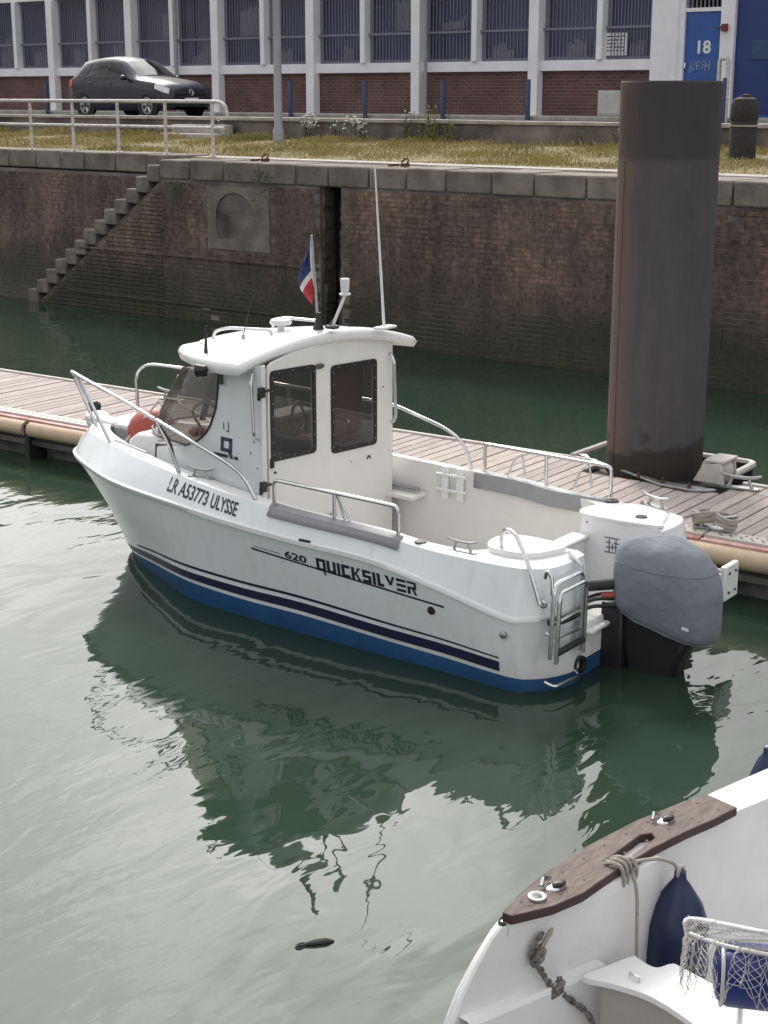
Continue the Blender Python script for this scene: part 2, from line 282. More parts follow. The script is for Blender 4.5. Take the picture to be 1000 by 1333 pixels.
def water_mat():
    m, nt, b = newmat("harbour_water"); N = nt.nodes.new; L = nt.links.new
    t = N("ShaderNodeTexCoord")
    b.inputs['Roughness'].default_value = .015; b.inputs['IOR'].default_value = 1.33
    def noi(scale, det, st, rot, dist=0.0):
        q = N("ShaderNodeMapping"); q.inputs['Scale'].default_value = (*st, 1); q.inputs['Rotation'].default_value = (0, 0, R(rot)); L(t.outputs['Object'], q.inputs[0])
        n = N("ShaderNodeTexNoise"); n.inputs['Scale'].default_value = scale; n.inputs['Detail'].default_value = det; n.inputs['Distortion'].default_value = dist
        n.inputs['Roughness'].default_value = .45
        L(q.outputs[0], n.inputs['Vector']); return n.outputs['Fac']
    def amp(s, a):
        k = N("ShaderNodeMath"); k.operation = 'MULTIPLY'; k.inputs[1].default_value = a; L(s, k.inputs[0]); return k.outputs[0]
    def add(a, c):
        k = N("ShaderNodeMath"); k.operation = 'ADD'; L(a, k.inputs[0]); L(c, k.inputs[1]); return k.outputs[0]
    # ripple patches: calm and ruffled areas
    patch = noi(.33, 2, (1, 1), 0); pr = N("ShaderNodeMapRange"); pr.inputs['From Min'].default_value = .42; pr.inputs['From Max'].default_value = .66; pr.inputs['To Min'].default_value = .06; pr.inputs['To Max'].default_value = 1.0
    L(patch, pr.inputs[0])
    fine = amp(noi(7.5, 2, (1.0, .45), 40, .6), .0036)
    k = N("ShaderNodeMath"); k.operation = 'MULTIPLY'; L(fine, k.inputs[0]); L(pr.outputs[0], k.inputs[1])
    h = add(add(amp(noi(.8, 2, (1, .55), 38, 1.0), .025), amp(noi(2.3, 2, (1, .42), 44, 1.0), .0072)), k.outputs[0])
    bp = N("ShaderNodeBump"); bp.inputs['Strength'].default_value = 1.0; bp.inputs['Distance'].default_value = 1.0
    L(h, bp.inputs['Height']); L(bp.outputs[0], b.inputs['Normal'])
    cn_ = noi(.16, 3, (1, 1), 0); r = N("ShaderNodeValToRGB"); e = r.color_ramp.elements
    e[0].position = .35; e[0].color = (.020, .037, .0245, 1); e[1].position = .7; e[1].color = (.027, .049, .031, 1)
    L(cn_, r.inputs[0]); L(r.outputs[0], b.inputs['Base Color'])
    return m
M['water'] = water_mat()

# ------------------------------------------------------------------ mesh helpers
OFF = {}     # origin of each thing, in its frame
class MB:
    def __init__(s): s.v = []; s.f = []; s.mi = []
    def add(s, vs, fs, mi=0):
        n = len(s.v); s.v += [tuple(float(c) for c in p) for p in vs]
        for f in fs: s.f.append(tuple(i + n for i in f)); s.mi.append(mi)
        return s
    def box(s, c, d, rot=None, mi=0, taper=1.0):
        hx, hy, hz = d[0] / 2, d[1] / 2, d[2] / 2
        P = [Vector((sx * hx * (taper if sz > 0 else 1), sy * hy * (taper if sz > 0 else 1), sz * hz)) for sz in (-1, 1) for sy in (-1, 1) for sx in (-1, 1)]
        if rot is not None:
            mt = rot if isinstance(rot, Matrix) else Matrix.Rotation(rot, 3, 'Z')
            P = [mt @ p for p in P]
        P = [p + Vector(c) for p in P]
        return s.add(P, [(0, 2, 3, 1), (4, 5, 7, 6), (0, 1, 5, 4), (2, 6, 7, 3), (0, 4, 6, 2), (1, 3, 7, 5)], mi)
    def span(s, x0, x1, y0, y1, z0, z1, mi=0):
        return s.box(((x0 + x1) / 2, (y0 + y1) / 2, (z0 + z1) / 2), (x1 - x0, y1 - y0, z1 - z0), mi=mi)
    def tube(s, pts, r, n=8, closed=False, mi=0, cap=True):
        P = [Vector(p) for p in pts]; m = len(P); rs = r if isinstance(r, (list, tuple)) else [r] * m
        ref = None; V = []
        for i in range(m):
            if closed: d = P[(i + 1) % m] - P[i - 1]
            else: d = P[min(i + 1, m - 1)] - P[max(i - 1, 0)]
            d.normalize()
            if ref is None: ref = Vector((0, 0, 1)) if abs(d.z) < .9 else Vector((1, 0, 0))
            a = d.cross(ref)
            if a.length < 1e-5: a = d.cross(Vector((.3, 1, .2)))
            a.normalize(); c = a.cross(d).normalized(); ref = c
            for k in range(n):
                t = 2 * math.pi * k / n; V.append(P[i] + (a * math.cos(t) + c * math.sin(t)) * rs[i])
        F = []
        for i in range(m if closed else m - 1):
            j = (i + 1) % m
            for k in range(n): F.append((i * n + k, i * n + (k + 1) % n, j * n + (k + 1) % n, j * n + k))
        if not closed and cap: F += [tuple(range(n - 1, -1, -1)), tuple((m - 1) * n + k for k in range(n))]
        return s.add(V, F, mi)
    def lathe(s, prof, c=(0, 0, 0), n=20, axis=None, mi=0):
        """prof: (radius, height) along axis (default z)"""
        q = Vector((0, 0, 1)).rotation_difference(Vector(axis)) if axis is not None else None
        V = []; F = []
        for (r, h) in prof:
            for k in range(n):
                t = 2 * math.pi * k / n; p = Vector((r * math.cos(t), r * math.sin(t), h))
                if q is not None: p = q @ p
                V.append(p + Vector(c))
        for i in range(len(prof) - 1):
            for k in range(n): F.append((i * n + k, i * n + (k + 1) % n, (i + 1) * n + (k + 1) % n, (i + 1) * n + k))
        F += [tuple(range(n - 1, -1, -1)), tuple((len(prof) - 1) * n + k for k in range(n))]
        return s.add(V, F, mi)
    def grid(s, rows, mi=0, closed=False):
        """rows: list of equal-length rows of points"""
        m = len(rows[0]); V = [p for r in rows for p in r]; F = []
        for i in range(len(rows) - 1):
            for k in range(m if closed else m - 1): F.append((i * m + k, i * m + (k + 1) % m, (i + 1) * m + (k + 1) % m, (i + 1) * m + k))
        return s.add(V, F, mi)
    def prism(s, poly, d, mi=0, hole=None, mi_side=None):
        """poly: 3d points of one face; d: extrusion vector; hole: list of points"""
        d = Vector(d); loops = [[Vector(p) for p in poly]] + ([[Vector(p) for p in hole]] if hole else [])
        allv = [p for l in loops for p in l]; n = len(allv)
        tri = tessellate_polygon(loops)
        V = allv + [p + d for p in allv]; F = [tuple(t) for t in tri] + [tuple(i + n for i in reversed(t)) for t in tri]
        s.add(V, F, mi); base = len(s.v) - 2 * n; o = 0
        for l in loops:
            k = len(l)
            for i in range(k):
                s.f.append((base + o + i, base + o + (i + 1) % k, base + n + o + (i + 1) % k, base + n + o + i)); s.mi.append(mi if mi_side is None else mi_side)
            o += k
        return s
    def sphere(s, c, r, n=14, mi=0, sc=(1, 1, 1)):
        prof = [(max(r * math.sin(math.pi * i / (n // 2)), 1e-4), -r * math.cos(math.pi * i / (n // 2))) for i in range(n // 2 + 1)]
        k = len(s.v); s.lathe(prof, (0, 0, 0), n, mi=mi)
        s.v[k:] = [(x * sc[0] + c[0], y * sc[1] + c[1], z * sc[2] + c[2]) for x, y, z in s.v[k:]]
        return s
    def build(s, name, m, parent=None, smooth=40, bevel=0.0, weld=True, seg=2):
        me = bpy.data.meshes.new(name)
        o = OFF.get(parent.name, (0, 0, 0)) if parent is not None else (0, 0, 0)
        pp = parent
        if parent is not None and parent.parent is not None and parent.name not in OFF: o = OFF.get(parent.parent.name, (0, 0, 0))
        me.from_pydata([(x - o[0], y - o[1], z - o[2]) for x, y, z in s.v], [], s.f)
        ms = m if isinstance(m, (list, tuple)) else [m]
        for q in ms: me.materials.append(M[q] if isinstance(q, str) else q)
        me.polygons.foreach_set('material_index', s.mi)
        bm = bmesh.new(); bm.from_mesh(me)
        if weld: bmesh.ops.remove_doubles(bm, verts=bm.verts, dist=1e-5)
        bmesh.ops.recalc_face_normals(bm, faces=bm.faces)
        bm.to_mesh(me); bm.free()
        if smooth:
            me.polygons.foreach_set('use_smooth', [True] * len(me.polygons)); me.set_sharp_from_angle(angle=R(smooth))
        ob = bpy.data.objects.new(name, me); COL.objects.link(ob)
        if parent is not None: ob.parent = parent
        if bevel:
            b = ob.modifiers.new("bevel", 'BEVEL'); b.width = bevel; b.segments = seg; b.limit_method = 'ANGLE'; b.angle_limit = R(50)
            b.harden_normals = False
        return ob
def tag(o, label=None, cat=None, group=None, kind=None):
    if label: o['label'] = label
    if cat: o['category'] = cat
    if group: o['group'] = group
    if kind: o['kind'] = kind
    return o
BO = Vector((-6.06, 9.94, 0)); BA = R(183)
def BW(p):  # boat frame -> world
    c, s_ = math.cos(BA), math.sin(BA); return Vector((BO.x + p[0] * c - p[1] * s_, BO.y + p[0] * s_ + p[1] * c, p[2]))
def thing(name, label, cat, loc=(0, 0, 0), group=None, frame=None):
    """an Empty at the thing's base; frame 'boat' uses coordinates with x to the bow and y to port of the moored boat"""
    o = bpy.data.objects.new(name, None); COL.objects.link(o); o.empty_display_size = .2
    if frame == 'boat': o.location = BW(loc); o.rotation_euler = (0, 0, BA)
    else: o.location = loc
    OFF[o.name] = tuple(loc); tag(o, label, cat, group); return o
def copypart(o, parent, loc=(0, 0, 0)):
    c = o.copy(); COL.objects.link(c); c.parent = parent; c.location = loc; return c
def copything(o, loc, label=None, rz=None):
    r = o.copy(); COL.objects.link(r); r.location = loc
    if rz is not None: r.rotation_euler = (0, 0, rz)
    if label: r['label'] = label
    for ch in o.children:
        c = ch.copy(); COL.objects.link(c); c.parent = r
        for g in ch.children:
            d = g.copy(); COL.objects.link(d); d.parent = c
    return r
def structure(o): o['kind'] = 'structure'; return o
def smooth_path(pts, n=8, closed=False):
    """Catmull-Rom through pts"""
    P = [Vector(p) for p in pts]; out = []; m = len(P)
    for i in range(m if closed else m - 1):
        if closed: a, b, c, d = P[i - 1], P[i], P[(i + 1) % m], P[(i + 2) % m]
        else: a, b, c, d = P[max(i - 1, 0)], P[i], P[i + 1], P[min(i + 2, m - 1)]
        for k in range(n):
            t = k / n; out.append(.5 * ((2 * b) + (c - a) * t + (2 * a - 5 * b + 4 * c - d) * t * t + (3 * b - a - 3 * c + d) * t ** 3))
    if not closed: out.append(P[-1])
    return out
def round_path(pts, r=.05, n=5):
    """polyline with corners rounded to radius r"""
    P = [Vector(p) for p in pts]; out = [P[0]]
    for i in range(1, len(P) - 1):
        a, b, c = P[i - 1], P[i], P[i + 1]; u = (a - b); w = (c - b); k = min(r, u.length * .45, w.length * .45)
        p0 = b + u.normalized() * k; p1 = b + w.normalized() * k
        for j in range(n + 1):
            t = j / n; out.append((1 - t) ** 2 * p0 + 2 * t * (1 - t) * b + t * t * p1)
    out.append(P[-1]); return out
def text_mesh(txt, size, shear=0.0, bold=0.0, sx=1.0, align='LEFT'):
    cu = bpy.data.curves.new("txt", 'FONT'); cu.body = txt; cu.size = size; cu.shear = shear; cu.offset = bold; cu.align_x = align; cu.resolution_u = 3
    ob = bpy.data.objects.new("txt", cu); COL.objects.link(ob); bpy.context.view_layer.update()
    me = bpy.data.meshes.new_from_object(ob)
    V = [(v.co.x * sx, v.co.y) for v in me.vertices]; F = [tuple(p.vertices) for p in me.polygons]
    bpy.data.objects.remove(ob); bpy.data.curves.remove(cu); bpy.data.meshes.remove(me); return V, F

# ------------------------------------------------------------------ setting: ground, water
w = MB(); w.add([(-400, -300, 0), (300, -300, 0), (300, 21.0, 0), (-400, 21.0, 0)], [(0, 1, 2, 3)])
water = structure(w.build("water", 'water', smooth=0))
QY = 20.9          # face of the quay wall
g = MB()
g.grid([[(x, y, z) for x in (-420, -60, -44, -36, -30, -26, -22, -18, -14, -10, -4, 20, 300)] for (y, z) in ((21.75, 3.06), (23.5, 3.10), (25.5, 3.2), (27.3, 3.27))])
verge = structure(g.build("verge_ground", 'soil'))
g = MB(); g.add([(-420, 27.3, 3.64), (300, 27.3, 3.64), (300, 420, 3.64), (-420, 420, 3.64)], [(0, 1, 2, 3)])
road = structure(g.build("road", 'asphalt', smooth=0))
g = MB(); g.span(-420, 300, 33.3, 34.6, 3.5, 3.74)
pave = structure(g.build("building_kerb", 'concrete', bevel=.02))
# ------------------------------------------------------------------ quay wall
qw = thing("quay_wall", "old brick dock wall with stone coping, niche and worn steps behind the pontoon", "wall", (-18, QY, 0))
b = MB(); b.span(-22.5, -18.4, QY + .010, QY + 2.0, -3, 2.72); b.span(-17.9, 60, QY + .010, QY + 2.0, -3, 2.72)
b.build("wall_core", 'mortar', qw)
b = MB(); b.span(-420, -22.5, QY + .760, QY + 2.2, -3, 2.72); b.build("wall_core", 'mortar', qw)
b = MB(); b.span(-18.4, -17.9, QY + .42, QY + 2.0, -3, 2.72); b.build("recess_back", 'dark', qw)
# ragged margins of the vertical recess
b = MB()
for i in range(34):
    z = i * .081; ins = .03 + .05 * random.random() + (.05 if i < 12 else 0)
    b.span(-18.42, -18.40 + ins, QY + .05, QY + .3, z, z + .08)
    ins = .10 - .003 * i + .05 * random.random(); b.span(-17.9 - max(ins, .01), -17.88, QY + .05, QY + .3, z, z + .08)
tag(b.build("recess_margin", 'brick', qw), kind='stuff')
# coping stones
def coping(x0, x1, y, ztop, d):
    x = x0
    while x < x1:
        L_ = random.uniform(.72, .98); xe = min(x + L_, x1)
        q = MB(); q.span(x + .012, xe - .012, y - .02 + random.uniform(-.012, .012), y + d, ztop - .37, ztop + random.uniform(-.012, .01))
        q.build("coping_stone", 'stone', qw, bevel=.03); x = xe
coping(-22.52, -3.0, QY, 3.07, .95)
coping(-48.0, -22.54, QY + .74, 3.12, .8)
b = MB(); b.span(-3.0, 60, QY - .01, QY + .95, 2.7, 3.07); b.span(-420, -48.0, QY + .73, QY + 1.5, 2.75, 3.12); b.build("coping_run", 'stone', qw)
b = MB()   # concrete strip behind the coping
b.span(-22.5, 60, QY + .93, QY + 1.5, 2.9, 3.09); b.build("coping_back_strip", 'concrete', qw)
# niche: stone surround with a round recess and a square socket
nx0, nx1, nz0, nz1 = -21.22, -19.62, 1.45, 2.62
cx, cz, rr = -20.5, 2.05, .50
arch = [(cx + rr * math.cos(t), QY - .02, cz + rr * math.sin(t) * .92) for t in [math.pi * k / 20 for k in range(21)]] + [(cx - rr, QY - .02, cz - .18), (cx - rr + .08, QY - .02, cz - .40), (cx + rr - .08, QY - .02, cz - .40), (cx + rr, QY - .02, cz - .18)]
b = MB(); b.prism([(nx0, QY - .02, nz0), (nx1, QY - .02, nz0), (nx1, QY - .02, nz1), (nx0, QY - .02, nz1)], (0, .34, 0), hole=arch)
b.build("niche_surround", 'stone', qw)
b = MB(); b.prism([(cx - .6, QY + .22, cz - .6), (cx + .6, QY + .22, cz - .6), (cx + .6, QY + .22, cz + .55), (cx - .6, QY + .22, cz + .55)], (0, .05, 0),
                  hole=[(cx + .06, QY + .22, cz - .28), (cx + .30, QY + .22, cz - .28), (cx + .30, QY + .22, cz + .04), (cx + .06, QY + .22, cz + .04)])
b.build("niche_back", 'stone', qw)
b = MB(); b.span(cx - .46, cx - .02, QY + .03, QY + .21, cz - .42, cz - .24); b.span(cx + .02, cx + .44, QY + .03, QY + .21, cz - .42, cz - .30); b.build("niche_ledge", 'stone_pale', qw, bevel=.02)
b = MB(); b.span(cx - .02, cx + .4, QY + .275, QY + .33, cz - .35, cz + .12); b.build("niche_socket", 'dark', qw)
# stairs: stepped stone flight in the recess
ST = [(-22.55 - .325 * i, 2.93 - .222 * i) for i in range(13)]
for i, (x, z) in enumerate(ST):
    q = MB(); q.span(x - .335, x + .02, QY - .005 + random.uniform(-.02, .03), QY + .78, z - .30, z + random.uniform(-.02, .02))
    q.build("step", 'stone_pale', qw, bevel=.03)
b = MB()   # rubble flank under the steps
poly = [(-22.5, QY + .05, 2.72)] + [(x + .0, QY + .05, z - .27) for x, z in ST] + [(ST[-1][0] - .3, QY + .05, -.6), (-22.5, QY + .05, -.6)]
b.prism(poly, (0, .7, 0)); b.build("stair_flank", 'mortar', qw)
# bricks
BWD, BH = .235, .079
bricks = []
def in_hole(x, z):
    if nx0 - .1 < x < nx1 + .1 and nz0 - .03 < z < nz1 + .02: return True
    if -18.5 < x < -17.8: return True
    return False
def stair_top(x):
    i = (-22.5 - x) / .325; return 2.62 - .222 * i
for r_ in range(-2, 34):
    z = r_ * (BH + .004) + .04
    if z > 2.69: break
    x = -27.0 + (r_ % 2) * BWD / 2 + random.uniform(-.02, .02)
    while x < -6.0:
        wdt = BWD if random.random() < .97 else BWD / 2
        xm = x + wdt / 2
        if xm > -22.5 or z < stair_top(xm) - .02:
            if not in_hole(xm, z) and random.random() > .004: bricks.append((xm, QY, z, wdt - .009))
        x += wdt
    x = -40.0 + (r_ % 2) * BWD / 2
    while x < -22.6:
        wdt = BWD if random.random() < .97 else BWD / 2
        xm = x + wdt / 2
        if z > stair_top(xm) - .25 and random.random() > .004: bricks.append((xm, QY + .75, z, wdt - .009))
        x += wdt
def brick_geo(mb, x, y, z, wd, dz=0.0):
    j = random.uniform(-.0015, .0015); h = BH / 2 - .0055
    P = [(x - wd / 2, y + j, z - h), (x + wd / 2, y + j, z - h), (x + wd / 2, y + j, z + h), (x - wd / 2, y + j, z + h)]
    Q = [(p[0], y + .06, p[2]) for p in P]
    mb.add(P + Q, [(0, 1, 2, 3), (1, 0, 4, 5), (2, 1, 5, 6), (3, 2, 6, 7), (0, 3, 7, 4)])
cand = [k for k in bricks if k[1] == QY and -13.9 < k[0] < -9.0 and k[2] > .5]
cand.sort(key=lambda k: -k[0]); single = set(cand[:300])
b = MB()
for k in bricks:
    if k not in single: brick_geo(b, *k)
tag(b.build("brickwork", 'brick', qw, smooth=0, weld=False), kind='stuff')
proto = {}
for k in cand[:300]:
    key = round(k[3], 3)
    if key not in proto:
        q = MB(); brick_geo(q, 0, 0, 0, k[3]); q.v = [(x, y, z) for x, y, z in q.v]
        ob = q.build("brick", 'brick', None, smooth=0); proto[key] = ob; first = True
    else:
        ob = proto[key].copy(); COL.objects.link(ob)
    ob.parent = qw; ob.location = (k[0] + 18, k[1] - QY + random.uniform(-.006, .008), k[2])
# string course ledges (shadow joints in the old wall)
b = MB(); b.span(-25.0, -18.45, QY - .03, QY + .05, 1.22, 1.27); b.build("ledge_course", 'brick', qw, bevel=.01)
b = MB(); b.span(-25.4, -18.45, QY - .025, QY + .05, .30, .34); b.build("ledge_course", 'brick', qw, bevel=.01)

# mooring rings on the coping
for (x, lab) in ((-20.13, "rusty mooring ring lying on the coping stones above the arched niche"), (-16.82, "rusty mooring ring lying on the coping stones right of the tall aerial")):
    t = thing("mooring_ring", lab, "ring", (x, 21.35, 3.08), "mooring rings on the coping")
    MB().tube([(x + .065 * math.cos(a), 21.35 + .045 * math.sin(a), 3.15 + .055 * math.sin(a)) for a in [k * math.pi / 8 for k in range(16)]], .016, 6, True).build("ring", 'rust', t)
    MB().box((x, 21.35, 3.10), (.12, .12, .06)).build("staple", 'rust', t, bevel=.01)
    MB().tube([(x - .12, 21.33, 3.10), (x - .25, 21.3, 3.095), (x - .36, 21.35, 3.09)], .025, 6).build("pin", 'rust', t)

# low wall behind the verge
lw = thing("low_wall", "long low dark wall with pale cap stones behind the grass verge", "wall", (-20, 27.3, 3.2))
b = MB(); b.span(-420, 60, 27.3, 27.62, 3.0, 3.66); b.build("wall_body", 'mortar', lw)
x = -46.0
while x < -4:
    L_ = random.uniform(1.6, 2.2); q = MB(); q.span(x + .006, x + L_ - .006, 27.24, 27.68, 3.662, 3.74 + random.uniform(-.006, .006)); q.build("cap_stone", 'concrete', lw, bevel=.012); x += L_
b = MB(); b.span(x, 60, 27.24, 27.68, 3.662, 3.74); b.span(-420, -46, 27.24, 27.68, 3.662, 3.74); b.build("cap_run", 'concrete', lw)
t = thing("concrete_steps", "two pale concrete steps by the end of the white railing", "steps", (-28.0, 26.8, 3.2))
MB().span(-28.5, -26.7, 26.5, 26.9, 3.15, 3.36).build("step", 'concrete', t, bevel=.02)
MB().span(-28.5, -26.7, 26.9, 27.23, 3.15, 3.56).build("step", 'concrete', t, bevel=.02)

# ------------------------------------------------------------------ warehouse
FY = 34.5
wh = thing("warehouse", "long workshop with brick base, white posts and barred windows behind the quay", "building", (-30, FY, 3.7))
px = [-42.05 + 3.83 * k for k in range(-3, 7)]      # posts
b = MB(); b.span(px[0] - .3, px[-1] + .2, FY + .10, FY + .4, 3.5, 4.84); b.build("brick_base", 'fbrick', wh)
b = MB(); b.span(px[0] - .3, px[-1], FY - .02, FY + .35, 4.84, 5.10)
b.build("sill_beam", 'pillar', wh, bevel=.015)
b = MB(); b.span(px[0] - .3, -5.0, FY - .02, FY + .35, 7.24, 7.78); b.build("lintel_beam", 'pillar', wh, bevel=.015)
b = MB(); b.span(px[0] - .3, -5.0, FY + .05, FY + .35, 7.78, 8.9); b.build("upper_wall", 'pillar', wh)
b = MB(); b.span(px[0] - .6, -4.7, FY - .3, FY + 16, 8.9, 9.15); b.build("roof", 'roof', wh)
b = MB(); b.span(px[0] - .3, px[0], FY + .35, FY + 15.5, 3.5, 8.9); b.span(-5.2, -5.0, FY + .35, FY + 15.5, 3.5, 8.9); b.span(px[0], -5.2, FY + 15.3, FY + 15.5, 3.5, 8.9); b.build("side_wall", 'fbrick', wh)
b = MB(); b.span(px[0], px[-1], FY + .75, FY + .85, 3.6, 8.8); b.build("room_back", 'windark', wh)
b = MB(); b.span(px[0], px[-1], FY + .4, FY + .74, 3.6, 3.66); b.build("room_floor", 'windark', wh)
for k, x in enumerate(px):
    wd = .30 if k < len(px) - 1 else .72
    c_ = x if k < len(px) - 1 else x - .06
    MB().span(c_ - wd / 2, c_ + wd / 2, FY - .16, FY + .36, 3.6, 7.24).build("post", 'pillar', wh, bevel=.015)
wi = 0
bar_me = None
for k in range(len(px) - 1):
    xm = (px[k] + px[k + 1]) / 2
    MB().span(xm - .085, xm + .085, FY - .10, FY + .30, 5.10, 7.24).build("mullion", 'pillar', wh, bevel=.01)
    for (a, c_) in ((px[k] + .15, xm - .085), (xm + .085, px[k + 1] - (.15 if k < len(px) - 2 else .42))):
        f = MB(); xa, xb = a + .003, c_ - .003
        for (q0, q1, r0, r1) in ((xa, xa + .10, 5.10, 7.24), (xb - .10, xb, 5.10, 7.24), (xa + .1, xb - .1, 5.10, 5.19), (xa + .1, xb - .1, 7.14, 7.24)):
            f.span(q0, q1, FY + .16, FY + .24, r0 + .003, r1 - .003)
        fr_ = f.build("window", 'barpaint', wh)
        MB().add([(xa + .1, FY + .21, 5.19), (xb - .1, FY + .21, 5.19), (xb - .1, FY + .21, 7.14), (xa + .1, FY + .21, 7.14)], [(0, 1, 2, 3)]).build("pane", 'winglass', fr_, smooth=0)
        gq = MB(); n = 13
        for i in range(n):
            xx = xa + .1 + (xb - xa - .2) * (i + .5) / n; gq.span(xx - .009, xx + .009, FY + .095, FY + .12, 5.15, 7.2)
        tag(gq.build("grille", 'barpaint', fr_, smooth=0), kind='stuff')
        MB().span(xa - .02, xb + .02, FY + .07, FY + .094, 5.84, 5.90).build("cross_bar", 'barpaint', fr_)
        r_ = random.Random(wi * 17 + 3)
        # things hung behind the glass: torn blinds, pale sheets
        for j in range(r_.choice((1, 1, 2, 2))):
            x0 = r_.uniform(xa + .1, xb - .7); x1 = x0 + r_.uniform(.35, .95); z0 = r_.choice((5.2, 5.2, 5.95)); z1 = z0 + r_.uniform(.35, .95)
            x1 = min(x1, xb - .05)
            rows = []
            for u in range(9):
                s_ = u / 8; rows.append([(x0 + (x1 - x0) * s_, FY + .29 + .02 * math.sin(s_ * 19 + wi), z0 + .0), (x0 + (x1 - x0) * s_ + .03 * math.sin(u), FY + .30 + .02 * math.sin(s_ * 19 + wi), z1 - .25 * r_.random())])
            MB().grid(rows).build("blind", 'curtain', fr_)
        wi += 1
for x in (px[5] - .42 + .28, px[6] + .05 + .2):
    pass
for x in (-35.98, -26.32):
    MB().tube([(x, FY - .22, 3.7), (x, FY - .22, 8.8)], .055, 8).build("downpipe", 'lamp', wh)
# door 18
dx0, dx1 = -18.62, -17.66
MB().span(px[-1] + .24, dx0 - .003, FY - .1, FY + .3, 3.74, 6.9).build("door_jamb", 'pillar', wh)
MB().span(dx1 + .003, dx1 + .36, FY - .14, FY + .36, 3.6, 7.24).build("door_post", 'pillar', wh, bevel=.01)
dr = MB().span(dx0, dx1, FY - .03, FY + .03, 3.76, 6.16).build("door", 'bluepaint', wh, bevel=.006)
MB().span(dx0, dx1, FY - .07, FY + .04, 6.163, 6.25).build("transom_bar", 'pillar', wh)
tl = MB(); tl.add([(dx0, FY + .02, 6.253), (dx1, FY + .02, 6.253), (dx1, FY + .02, 7.24), (dx0, FY + .02, 7.24)], [(0, 1, 2, 3)]); tl = tl.build("transom_light", 'winglass', wh, smooth=0)
gq = MB()
for i in range(9):
    xx = dx0 + .05 + i * (dx1 - dx0 - .1) / 8; gq.span(xx - .014, xx + .014, FY - .05, FY - .02, 6.26, 7.22)
tag(gq.build("grille", 'barpaint', tl, smooth=0), kind='stuff')
V, F = text_mesh("18", .40, bold=.012, sx=1.05)
MB().add([(dx0 + .27 + x, FY - .0335, 5.22 + y) for x, y in V], F).build("number", 'whitepaint', dr, smooth=0)
# scrawled tag, same strokes as read on the door
def strokes(mb, segs, o, sc, wd, y):
    for s_ in segs:
        mb.tube([(o[0] + p[0] * sc, y, o[1] + p[1] * sc) for p in s_], wd, 4)
g_ = MB(); strokes(g_, [[(0, 0), (.12, 1), (.6, .95), (.55, .5), (.1, .45), (.6, .05)], [(1.2, .9), (.8, .9), (.85, .1), (1.25, .15)], [(.82, .5), (1.2, .52)],
                        [(1.75, .95), (1.4, .8), (1.7, .5), (1.45, .1)], [(1.95, 1.0), (1.9, -.05)], [(2.45, 1.1), (2.4, -.05)], [(1.9, .5), (2.45, .55)], [(-.1, -.25), (.2, .1)]], (dx0 + .16, 4.82), .21, .0085, FY - .035)
g_.build("graffiti", 'ivory', dr)
MB().span(dx0 + .02, dx0 + .06, FY - .09, FY - .031, 4.86, 5.0).build("handle", 'chrome', dr, bevel=.008)
# large dark blue sliding door
bx0 = dx1 + .363
bd = MB().span(bx0, -12.6, FY - .02, FY + .1, 3.80, 7.24).build("sliding_door", 'navydoor', wh)
MB().span(bx0 + .42, bx0 + 1.0, FY - .045, FY - .021, 5.05, 5.48).build("vision_panel", 'bluepost', bd, bevel=.03)
MB().span(bx0, -12.6, FY - .1, FY + .1, 3.72, 3.797).build("door_track", 'bluepaint', wh)
b = MB(); b.span(-12.6, -5.0, FY - .02, FY + .3, 3.5, 7.24); b.build("brick_panel", 'fbrick', wh)
# fittings on the facade
t = thing("alarm_box", "small dark red alarm box on the white post right of door eighteen", "alarm", (dx1 + .12, FY - .14, 5.75))
MB().box((dx1 + .14, FY - .19, 5.78), (.14, .1, .17)).build("box", 'alarm', t, bevel=.015)
MB().tube([(dx1 + .07, FY - .19, 5.79), (dx1 - .18, FY - .12, 5.79)], .022, 6).build("arm", 'greydark', t)
t = thing("utility_box", "pale metal utility box against the brick base beside the steel pile", "box", (-20.65, FY + .0, 3.75))
MB().span(-20.95, -20.30, FY - .12, FY + .09, 3.745, 4.36).build("cabinet", 'ivory', t, bevel=.02)
MB().span(-20.9, -20.35, FY - .135, FY - .121, 3.8, 4.31).build("lid", 'ivory', t, bevel=.01)
t = thing("paper_notice", "white paper notice with dark lines fixed behind window bars near door eighteen", "notice", (-20.55, FY + .06, 5.2))
MB().span(-20.98, -20.28, FY + .125, FY + .130, 5.2, 5.74).build("sheet", 'paper', t, smooth=0)
q = MB()
for i in range(5):
    z = 5.64 - i * .085; x = -20.88
    while x < -20.42:
        l = random.uniform(.04, .1); q.span(x, x + l, FY + .1215, FY + .124, z, z + .03); x += l + .025
tag(q.build("print", 'decal', t, smooth=0), kind='stuff')
# blue steel posts along the facade
pts = [(-40.95, 33.2), (-30.28, 33.2), (-27.55, 33.2), (-24.91, 33.2), (-22.25, 33.2), (-16.86, 33.2), (-38.6, 33.1)]
labs = ["blue steel post at the far left behind the car", "blue steel post right of the street lamp", "blue steel post left of the grey downpipe in the middle bay", "blue steel post right of the grey downpipe in the middle bay",
        "blue steel post in front of the white post left of the steel pile", "blue and white steel post between the doors at the right", "blue steel post hidden behind the parked car"]
bp0 = None
for (x, y), l in zip(pts[:6], labs[:6]):
    if bp0 is None:
        bp0 = thing("steel_post", l, "post", (x, y, 3.64), "blue posts along the workshop")
        q = MB(); q.lathe([(.06, 3.64), (.06, 4.58), (.05, 4.60)], (x, y, 0), 10); q.build("tube", 'bluepost', bp0)
        q = MB(); q.lathe([(.062, 4.60), (.055, 4.63)], (x, y, 0), 10); q.build("cap", 'bluepost', bp0)
        ob = bp0
    else: ob = copything(bp0, (x, y, 3.64), l)
